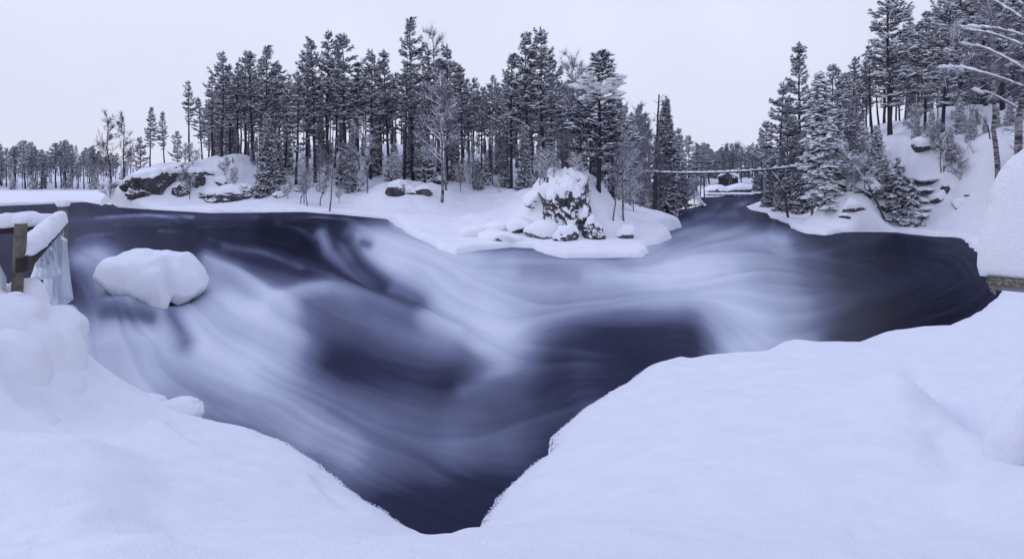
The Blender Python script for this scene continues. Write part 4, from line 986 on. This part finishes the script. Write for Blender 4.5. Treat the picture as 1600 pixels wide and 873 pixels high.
# ------------------------------------------------------------------ snow blocks and ice on the near left bank
GN = None
def snow_lump(px, py, wpx, hpx, Y, seed, label, deep=.9, amp=.22, m=None, name='snow_hummock', cat='snow', fr=1.4):
    hw, hh = wpx / 2 / F * Y, hpx / 2 / F * Y
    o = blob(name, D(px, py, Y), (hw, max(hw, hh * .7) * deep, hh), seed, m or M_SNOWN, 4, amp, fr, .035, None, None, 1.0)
    return tag(o, label, cat)
acc = Acc(); DC = np.array([-7.0, 8.0, 1.2])
for px, py, w, h, Y, sd_, dp_ in ((78, 520, 100, 84, 8.7, 1.1, .9), (92, 570, 70, 120, 8.4, 1.9, .9), (86, 632, 88, 104, 8.0, 2.3, 1.0), (18, 496, 92, 72, 8.2, 3.7, 1.0), (40, 466, 56, 64, 8.75, 4.4, 1.0), (0, 600, 130, 170, 7.5, 5.6, .9), (40, 560, 110, 120, 8.1, 6.6, .9), (-60, 520, 140, 160, 8.0, 7.7, 1.0), (20, 690, 120, 90, 6.9, 8.8, 1.0)):
    hw, hh = w / 2 / F * Y, h / 2 / F * Y
    v, f = ICO[3]
    r_ = 1 + .22 * fbm(v[:, 0] * 1.4 + sd_, v[:, 1] * 1.4, v[:, 2] * 1.4, 3) + .10 * np.abs(noise(v[:, 0] * 2.4 + sd_, v[:, 1] * 2.4, v[:, 2] * 2.4))
    acc.add(v * r_[:, None] * np.array([hw, max(hw, hh * .7) * dp_, hh]) + D(px, py, Y) - DC, f)
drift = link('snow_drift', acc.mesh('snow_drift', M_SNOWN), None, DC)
rm = drift.modifiers.new('r', 'REMESH'); rm.mode = 'VOXEL'; rm.voxel_size = .035; rm.use_smooth_shade = True
sm_ = drift.modifiers.new('s', 'SMOOTH'); sm_.iterations = 14; sm_.factor = .5
bpy.context.view_layer.update()
me = bpy.data.meshes.new_from_object(drift.evaluated_get(bpy.context.evaluated_depsgraph_get()))
drift.modifiers.clear(); drift.data = me
if not me.materials: me.materials.append(M_SNOWN)
tag(drift, 'tall sagging snow drift below the weathered fence post', 'snow')
snow_lump(105, 492, 30, 32, 9.6, 6.5, 'small frosty ice knob beside the snow shoulder', m=M_ICE, name='ice_boulder', cat='ice')
snow_lump(232, 640, 62, 46, 9.3, 7.3, 'frosted ice bulge at the water edge left of the notch', m=M_SNOWN)
snow_lump(278, 646, 70, 46, 9.1, 8.6, 'second frosted ice bulge right of its twin at the water edge', m=M_SNOWN)
snow_lump(160, 618, 56, 26, 9.9, 9.4, 'low frosted crust at the water edge under the ice curtain', m=M_SNOWN)
def icicles(name, pts, z0, lens, seed, label, r=.05, flare=0.0):
    a = Acc(); rng = np.random.RandomState(seed)
    for p, L in zip(pts, lens):
        s = np.linspace(0, 1, 7)[:, None]
        c = np.asarray(p, float) - np.array([0, 0, 1]) * L * s + rng.normal(size=(7, 3)) * .006
        rr = r * rng.uniform(.6, 1.3) * ((1 - .75 * s[:, 0]) if flare == 0 else (.7 + flare * s[:, 0] ** 2))
        a.tube(c, rr, 6)
    o = link(name, a.mesh(name, M_ICE))
    return tag(o, label, 'ice')
rng = np.random.RandomState(2)
pts = [D(104 + 14 * t, 535 + 8 * rng.rand(), 9.2 + .8 * t) for t in np.linspace(0, 1, 16)]
icicles('ice_curtain', pts, 0, rng.uniform(.6, 1.0, 16), 1, 'blue ice curtain hanging below the snow shoulder', .07)
pts = [D(100 + 26 * t, 640 + 10 * rng.rand(), 7.9) for t in np.linspace(0, 1, 9)]

# ------------------------------------------------------------------ old timber fence above the cascade
def beam(name, a, b, w, h, m, parent):
    a, b = np.asarray(a, float), np.asarray(b, float)
    d = b - a; L = np.linalg.norm(d); d /= L
    s = np.cross(d, (0, 0, 1)); s /= np.linalg.norm(s); u = np.cross(s, d)
    acc = Acc(); acc.box((a + b) / 2, (L, w, h), np.stack([d, s, u])); return link(name, acc.mesh(name, m, False), parent)
def snow_ridge(name, a, b, w, h, seed, parent, n=60, lean=0.0):
    a, b = np.asarray(a, float), np.asarray(b, float)
    d = b - a; d /= np.linalg.norm(d); s = np.cross(d, (0, 0, 1)); s /= np.linalg.norm(s)
    th = np.linspace(0, 2 * pi, 16, endpoint=False)
    t = np.linspace(0, 1, n)
    P = a + (b - a) * t[:, None]
    k = 1 + .45 * fbm(t * 6 + seed, t * 0, .3, 3)
    k = k * np.sqrt(np.clip(1 - np.abs(2 * t - 1) ** 10, 0, 1)); k[[0, -1]] = .002
    cx = np.cos(th); sz = np.where(np.sin(th) < 0, np.sin(th) * .25, np.sin(th))
    v = P[:, None] + s * (cx[None] * w * k[:, None])[..., None] + np.array([0, 0, 1]) * (sz[None] * h * k[:, None] + 0)[..., None]
    v = v + .03 * noise(v[..., 0] * 5, v[..., 1] * 5, v[..., 2] * 5)[..., None]
    i = np.arange(n - 1)[:, None] * 16; j = np.arange(16)[None]; l = (j + 1) % 16
    q = np.stack([i + j, i + l, i + l + 16, i + j + 16], -1).reshape(-1, 4)
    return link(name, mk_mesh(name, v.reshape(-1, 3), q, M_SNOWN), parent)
fence = empty('timber_fence', (-8.6, 10.5, 1.0), 'old timber fence heaped with snow above the cascade', 'fence')
fo = np.array(fence.location)
P1 = D(33, 350, 8.5); P2 = D(98.5, 334, 13.0)
def post(p, top, bot, r, tiltx):
    a = Acc(); z = np.linspace(0, 1, 8)
    c = np.column_stack([p[0] + tiltx * (1 - z), 0 * z + p[1], bot + (top - bot) * z]) - fo
    a.tube(c, r * (1 + .06 * np.sin(z * 9)), 12)
    return link('post', a.mesh('post', M_WOOD), fence)
post(P1, 3.30, 1.6, .075, -.10); post(P2, 3.32, .4, .09, 0)
blob('snow_cap', P1 - fo + np.array([.01, 0, .06 + 3.30 - P1[2]]), (.108, .108, .07), 1.3, M_SNOWN, 3, .12, 1.5, .02, None, fence)
blob('snow_cap', P2 - fo + np.array([0, 0, .06 + 3.32 - P2[2]]), (.13, .13, .09), 2.3, M_SNOWN, 3, .12, 1.5, .02, None, fence)
b0 = np.array([-7.15, 8.4, 2.70]); b1 = np.array([-10.15, 12.9, 2.86]); b2 = np.array([-13.2, 11.0, 2.80])
beam('rail', b0 - fo, b1 - fo, .14, .20, M_DARKWOOD, fence); beam('rail', b1 - fo + np.array([0, 0, -.02]), b2 - fo, .14, .14, M_DARKWOOD, fence)
snow_ridge('rail_snow', b0 - fo + np.array([-.05, .1, .13]), b1 - fo + np.array([.02, .05, .15]), .16, .25, 1.0, fence)
snow_ridge('rail_snow', b1 - fo + np.array([.1, 0, .10]), b2 - fo + np.array([0, 0, .10]), .20, .26, 5.0, fence)
beam('crib_timber', np.array([-8.3, 8.35, 2.16]) - fo, np.array([-7.1, 8.35, 2.16]) - fo, .2, .2, M_RUST, fence)
beam('crib_timber', np.array([-8.3, 8.38, 1.92]) - fo, np.array([-7.1, 8.38, 1.92]) - fo, .2, .2, M_RUST, fence)
a = Acc(); a.box(np.array([-7.1, 8.25, 1.95]) - fo, (.16, .16, .62)); link('crib_upright', a.mesh('crib_upright', M_RUST, False), fence)
blob('upright_snow', np.array([-7.1, 8.22, 2.29]) - fo, (.10, .10, .06), 3.3, M_SNOWN, 2, .15, 1.5, .02, None, fence)
snow_ridge('crib_snow', np.array([-8.4, 8.3, 2.28]) - fo, np.array([-7.4, 8.3, 2.34]) - fo, .25, .45, 9.0, fence)
rng = np.random.RandomState(4)
for lo_t, hi_t, n_, la, lb_, lbl in ((.46, .62, 22, .10, .30, 'small fringe of icicles midway along the snowy fence rail'), (.80, 1.0, 34, .25, .55, 'long icicles frozen under the far end of the fence rail')):
    tt = np.linspace(lo_t, hi_t, n_)
    pts = [b0 + (b1 - b0) * t + np.array([rng.normal() * .05, rng.normal() * .05, -.06]) for t in tt]
    icicles('icicle_row', pts, 0, [la + lb_ * rng.rand() ** .6 for t in tt], 3, lbl, .035, .35)

for t_, z0_, z1_, r0_, r1_, lb in ((.93, 2.72, 1.15,   .15, .25, 'flared ice column frozen under the far end of the fence rail'), (.56, 2.66, 2.05, .10, .22, 'small bell of ice hanging under the middle of the fence rail')):
    a = Acc(); zz_ = np.linspace(0, 1, 14); c0 = b0 + (b1 - b0) * t_
    th_ = np.linspace(0, 2 * pi, 40, endpoint=False)
    Rr = (r0_ + (r1_ - r0_) * zz_ ** 1.6)[:, None] * (1 + .16 * np.abs(np.sin(th_ * 7 + 1.0))[None] + .12 * noise(np.cos(th_)[None] * 3, np.sin(th_)[None] * 3, zz_[:, None] * 2))
    Rr[-1] *= .35; Rr[0] *= .4
    v_ = np.stack([c0[0] + Rr * np.cos(th_), c0[1] + Rr * np.sin(th_), (z0_ + (z1_ - z0_) * zz_)[:, None] + 0 * Rr], -1).reshape(-1, 3)
    i_ = np.arange(13)[:, None] * 40; j_ = np.arange(40)[None]; l_ = (j_ + 1) % 40
    q_ = np.stack([i_ + j_, i_ + l_, i_ + l_ + 40, i_ + j_ + 40], -1).reshape(-1, 4)
    tag(link('ice_column', mk_mesh('ice_column', v_ - c0, q_, M_ICE), None, c0), lb, 'ice')

# ------------------------------------------------------------------ hand rail on the right, deep snow on it
R0 = D(1546, 432, 3.5)
rail = empty('handrail', (R0[0], 3.52, 2.3), 'lichen-grey wooden handrail carrying a deep slab of snow', 'railing', rz=radians(-40))
ro = np.array(rail.location)
def rbox(name, lo, hi, m):
    lo, hi = np.asarray(lo, float), np.asarray(hi, float)
    a = Acc(); a.box((lo + hi) / 2 - ro, hi - lo); return link(name, a.mesh(name, m, False), rail)
x0 = R0[0]; zt = CZ - (430 - YH) / F * 3.5
rbox('top_board', (x0, 3.42, zt - .045), (x0 + 1.6, 3.62, zt), M_LICHEN)
rbox('metal_bar', (x0 + .04, 3.44, zt - .075), (x0 + 1.6, 3.50, zt - .050), M_METAL)
a = Acc()
a.add(np.array([[x0, 3.425, zt - .003], [x0 + .035, 3.425, zt - .003], [x0 + .045, 3.425, zt - .105], [x0 + .02, 3.425, zt - .085], [x0, 3.60, zt - .003], [x0 + .035, 3.60, zt - .003], [x0 + .045, 3.60, zt - .105], [x0 + .02, 3.60, zt - .085]]) - ro - np.array([.003, .008, -.001]),
      [(0, 2, 1), (0, 3, 2), (4, 5, 6), (4, 6, 7), (0, 1, 5), (0, 5, 4), (1, 2, 6), (1, 6, 5), (2, 3, 7), (2, 7, 6), (3, 0, 4), (3, 4, 7)])
link('end_cleat', a.mesh('end_cleat', M_LICHEN, False), rail)
rbox('post', (x0 + .55, 3.46, 1.9), (x0 + .67, 3.58, zt - .08), M_WOOD)
rbox('post', (x0 + 1.40, 3.46, 1.9), (x0 + 1.52, 3.58, zt - .08), M_WOOD)
def slab(p):
    return p
v, f = ICO[4]
p = np.sign(v) * np.abs(v) ** .55
p = p / np.abs(p).max() 
top = .80
sx = .88
p = p * np.array([sx, .15, top / 2]) * (1 + .035 * fbm(v[:, 0] * 2, v[:, 1] * 2, v[:, 2] * 2, 3) + .012 * fbm(v[:, 0] * 9, v[:, 1] * 9, v[:, 2] * 9, 3))[:, None]
u = np.clip(p[:, 2] / top + .5, 0, 1)
xl = np.interp(u, [0, .1, .35, .62, .80, .90, .97, 1.0], [0.0, -.015, -.005, .035, .085, .135, .20, .30])
p[:, 0] = np.where(v[:, 0] < 0, -sx * np.clip(np.abs(v[:, 0]) * 3.2, 0, 1) ** .6 + xl * np.clip(np.abs(v[:, 0]) * 3, 0, 1), p[:, 0])
p[:, 1] *= 1 - .25 * u ** 3
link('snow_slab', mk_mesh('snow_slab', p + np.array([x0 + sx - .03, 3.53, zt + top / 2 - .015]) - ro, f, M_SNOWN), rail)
# snow-wrapped log in the lower right corner
log = empty('snowy_log', D(1590, 690, 5.4), 'snow-wrapped fallen log sticking up beside the handrail', 'log')
lo_ = np.array(log.location)
A_, B_ = D(1566, 705, 5.3) - lo_, D(1668, 560, 5.7) - lo_
a = Acc(); q = np.linspace(.12, 1.1, 8)[:, None]; a.tube(A_ * (1 - q) + B_ * q + np.array([.10, -.10, -.02]), .14, 10); link('log_wood', a.mesh('log_wood', M_DARKWOOD), log)
snow_ridge('snow_sleeve', A_ + np.array([-.05, 0, -.12]), B_ + np.array([0, 0, 0]), .19, .27, 2.2, log)

# ------------------------------------------------------------------ icy fringe along the near water's edge
def fringe():
    rng = np.random.RandomState(6); pl = np.array([W(*p)[:2] for p in NBK])
    pts = []
    for a, b in zip(pl[10:-8], pl[11:-7]):
        L = np.linalg.norm(b - a); n = int(L * 200)
        t = rng.rand(n)[:, None]; q = a * (1 - t) + b * t
        dn = np.array([b[1] - a[1], a[0] - b[0]]) / L
        pts.append(q + dn * rng.normal(size=(n, 1)) * .07)
    q = np.concatenate(pts)
    z = np.maximum(H(q[:, 0], q[:, 1]), 0.0) + rng.uniform(-.02, .015, len(q))
    hq = H(q[:, 0], q[:, 1]); ok = (hq > .015) & (hq < .16)
    P = np.column_stack([q, z])[ok]; n = len(P)
    acc = Acc(); az = rng.normal(size=(n, 3)); az[:, 2] *= .3
    acc.add(*domes(rng, P, az * .3, .010, 1.0, 1.8)); return acc
o = link('ice_fringe', fringe().mesh('ice_fringe', M_ICE, False)); tag(o, 'glassy fringe of frozen splash along the near water edge', 'ice', kind='stuff')

# ------------------------------------------------------------------ footbridge
bL, bR = D(1004, 269, 55), D(1275, 257, 51)
br = empty('suspension_footbridge', (bL + bR) / 2, 'narrow snow-covered suspension footbridge across the river', 'bridge')
bo = np.array(br.location)
N = 60; t = np.linspace(0, 1, N)
def sagl(off, sag, dz=0): 
    c = bL + (bR - bL) * t[:, None]; c[:, 2] += -sag * 4 * t * (1 - t) + dz; c[:, 1] += off; return c - bo
mid = sagl(0, .40)
a = Acc(); sec = []
for k in range(N - 1):
    d = mid[k + 1] - mid[k]; L = np.linalg.norm(d); d /= L; s = np.array([-d[1], d[0], 0]); s /= np.linalg.norm(s)
    a.box((mid[k] + mid[k + 1]) / 2, (L * .9, 1.0, .10), np.stack([d, s, np.cross(d, s)]))
link('deck', a.mesh('deck', M_DARKWOOD, False), br)
a = Acc(); rng = np.random.RandomState(12); n = 330; u = np.sort(rng.rand(n))
P = np.stack([np.interp(u, t, mid[:, c]) for c in range(3)], 1) + np.column_stack([np.zeros(n), rng.uniform(-.35, .35, n), np.full(n, .05)])
a.add(*domes(rng, P, np.repeat((bR - bL)[None] / np.linalg.norm(bR - bL), n, 0), .15, .95, 1.5)); link('deck_snow', a.mesh('deck_snow', M_SNOWT), br)
for off in (-.55, .55):
    a = Acc(); a.tube(sagl(off, .40, 1.0), .014, 4, False); link('hand_cable', a.mesh('hand_cable', M_CABLE), br)
    for k in range(2, N - 1, 4):
        a = Acc(); p = sagl(off, .40, 0)[k]; a.tube(np.array([p, p + np.array([0, 0, 1.0])]), .012, 4); link('hanger', a.mesh('hanger', M_CABLE), br)
for p in (bL, bR):
    for off in (-.65, .65):
        a = Acc(); q = p - bo + np.array([0, off, 0]); a.tube(np.array([q - np.array([0, 0, 6.0]), q + np.array([0, 0, 1.6])]), .13, 8); link('tower_post', a.mesh('tower_post', M_WOOD), br)
# ------------------------------------------------------------------ log cabin, its rock, the dock
cz0 = D(1138, 291, 122)
mound = rock('rock', D(1152, 301, 119), (3.1, 2.6, 1.75), 91, 'grey rock mound under the cabin at the river bend', cover=.35, thick=.35, lvl=4)
rock('rock', D(1120, 300, 120), (2.8, 2.4, 1.5), 92, 'snow-smothered rock left of the cabin mound', cover=.0, thick=.35, lvl=3)
cab = empty('log_cabin', cz0, 'small dark log cabin with snow-covered roof at the river bend', 'cabin', rz=radians(-24))
w_, d_, h_ = 3.3, 3.6, 1.7
for k in range(7):
    for sy in (-1, 1):
        a = Acc(); a.tube(np.array([[-w_ / 2 - .15, sy * d_ / 2, .12 + .245 * k], [w_ / 2 + .15, sy * d_ / 2, .12 + .245 * k]]), .135, 8); link('wall_log', a.mesh('wall_log', M_DARKWOOD), cab)
    for sx_ in (-1, 1):
        a = Acc(); a.tube(np.array([[sx_ * w_ / 2, -d_ / 2 - .15, .24 + .245 * k], [sx_ * w_ / 2, d_ / 2 + .15, .24 + .245 * k]]), .132, 8); link('wall_log', a.mesh('wall_log', M_DARKWOOD), cab)
a = Acc(); a.box((0, 0, -.9), (w_ - .1, d_ - .1, 1.9)); link('stone_footing', a.mesh('stone_footing', M_ROCK, False), cab)
a = Acc(); a.box((.5, -d_ / 2 - .14, .85), (.75, .06, 1.5)); link('door', a.mesh('door', M_DARKTWIG, False), cab)
for sx_ in (-1, 1):
    an = radians(22) * sx_
    ax = np.array([[cos(an), 0, -sin(an)], [0, 1, 0], [sin(an), 0, cos(an)]])
    c = np.array([sx_ * .95, 0, h_ + .62])
    a = Acc(); a.box(c, (2.25, d_ + 1.0, .08), ax); rp = link('roof_slope', a.mesh('roof_slope', M_DARKWOOD, False), cab)
    s_ = snow_ridge('roof_snow', c + np.array([0, -d_ / 2 - .5, .06]), c + np.array([0, d_ / 2 + .5, .06]), 1.12, .50, 3.0 + sx_, rp, 30)
    me = s_.data; co = np.empty(len(me.vertices) * 3, np.float32); me.vertices.foreach_get('co', co); co = co.reshape(-1, 3)
    co[:, 2] += -(co[:, 0] - c[0]) * math.tan(an) ; me.vertices.foreach_set('co', co.ravel()); me.update()
dk = empty('dock', D(1142, 307, 113), 'low snow-covered plank dock on dark piles below the cabin', 'dock')
a = Acc(); a.box((0, .6, .30), (9.4, 2.0, .14)); link('deck', a.mesh('deck', M_DARKWOOD, False), dk)
snow_ridge('deck_snow', np.array([-4.8, .6, .37]), np.array([4.8, .6, .37]), 1.05, .40, 8.0, dk)
for k in range(9):
    a = Acc(); a.box((-4.3 + k * 1.075, -.25, -.3), (.28, .2, 1.1)); link('pile', a.mesh('pile', M_DARKWOOD, False), dk)
dk2 = empty('dock', D(1186, 306, 118), 'shorter dark dock partly hidden by the right bank trees', 'dock')
a = Acc(); a.box((0, .6, .30), (4.4, 1.6, .35)); link('deck', a.mesh('deck', M_DARKWOOD, False), dk2)
snow_ridge('deck_snow', np.array([-2.2, .6, .48]), np.array([2.2, .6, .48]), .8, .3, 8.5, dk2)
for k in range(4):
    a = Acc(); a.box((-1.8 + k * 1.2, 0, -.3), (.28, .2, 1.0)); link('pile', a.mesh('pile', M_DARKWOOD, False), dk2)
# ------------------------------------------------------------------ sign on the crest
sgY = 47.0
sp_ = D(1494.5, 181.5, sgY); gz = Hs(sp_[0], sgY)
sg = empty('sign', (sp_[0], sgY, gz), 'pale square board with a dark round mark behind the bowed birch', 'sign')
hb = sp_[2] - gz
a = Acc(); a.box((0, 0, hb), (.90, .05, .76)); link('board', a.mesh('board', M_BOARD, False), sg)
a = Acc(); th = np.linspace(0, 2 * pi, 25)[:-1]
ring = np.concatenate([np.column_stack([.20 + .15 * np.cos(th), np.full(24, -.029), hb + .04 + .15 * np.sin(th)]), np.column_stack([.20 + .055 * np.cos(th) + .03, np.full(24, -.029), hb + .05 + .055 * np.sin(th)])])
i = np.arange(24); j = (i + 1) % 24
a.add(ring, np.concatenate([np.stack([i, j, j + 24], 1), np.stack([i, j + 24, i + 24], 1)])); link('round_mark', a.mesh('round_mark', M_MARK, False), sg)
snow_ridge('snow_cap', np.array([-.48, 0, hb + .40]), np.array([.48, 0, hb + .40]), .09, .12, 1.0, sg, 20)
for x in (-.3, .3):
    a = Acc(); a.box((x, .065, hb / 2 - .1), (.09, .07, hb + .7)); link('post', a.mesh('post', M_WOOD, False), sg)

# ------------------------------------------------------------------ cold moist air over the river
a = Acc(); a.box((0, 115, 18), (640, 250, 42)); hz = link('haze', a.mesh('haze', None, False))
m = bpy.data.materials.new('cold_air'); m.use_nodes = True; nt = m.node_tree; nt.nodes.clear()
out = nt.nodes.new('ShaderNodeOutputMaterial'); vol = nt.nodes.new('ShaderNodeVolumePrincipled')
vol.inputs['Color'].default_value = (.62, .66, .95, 1); vol.inputs['Density'].default_value = .0003
nt.links.new(vol.outputs[0], out.inputs['Volume']); hz.data.materials.append(m)
tag(hz, 'thin cold haze over the whole river valley', 'haze', kind='stuff')
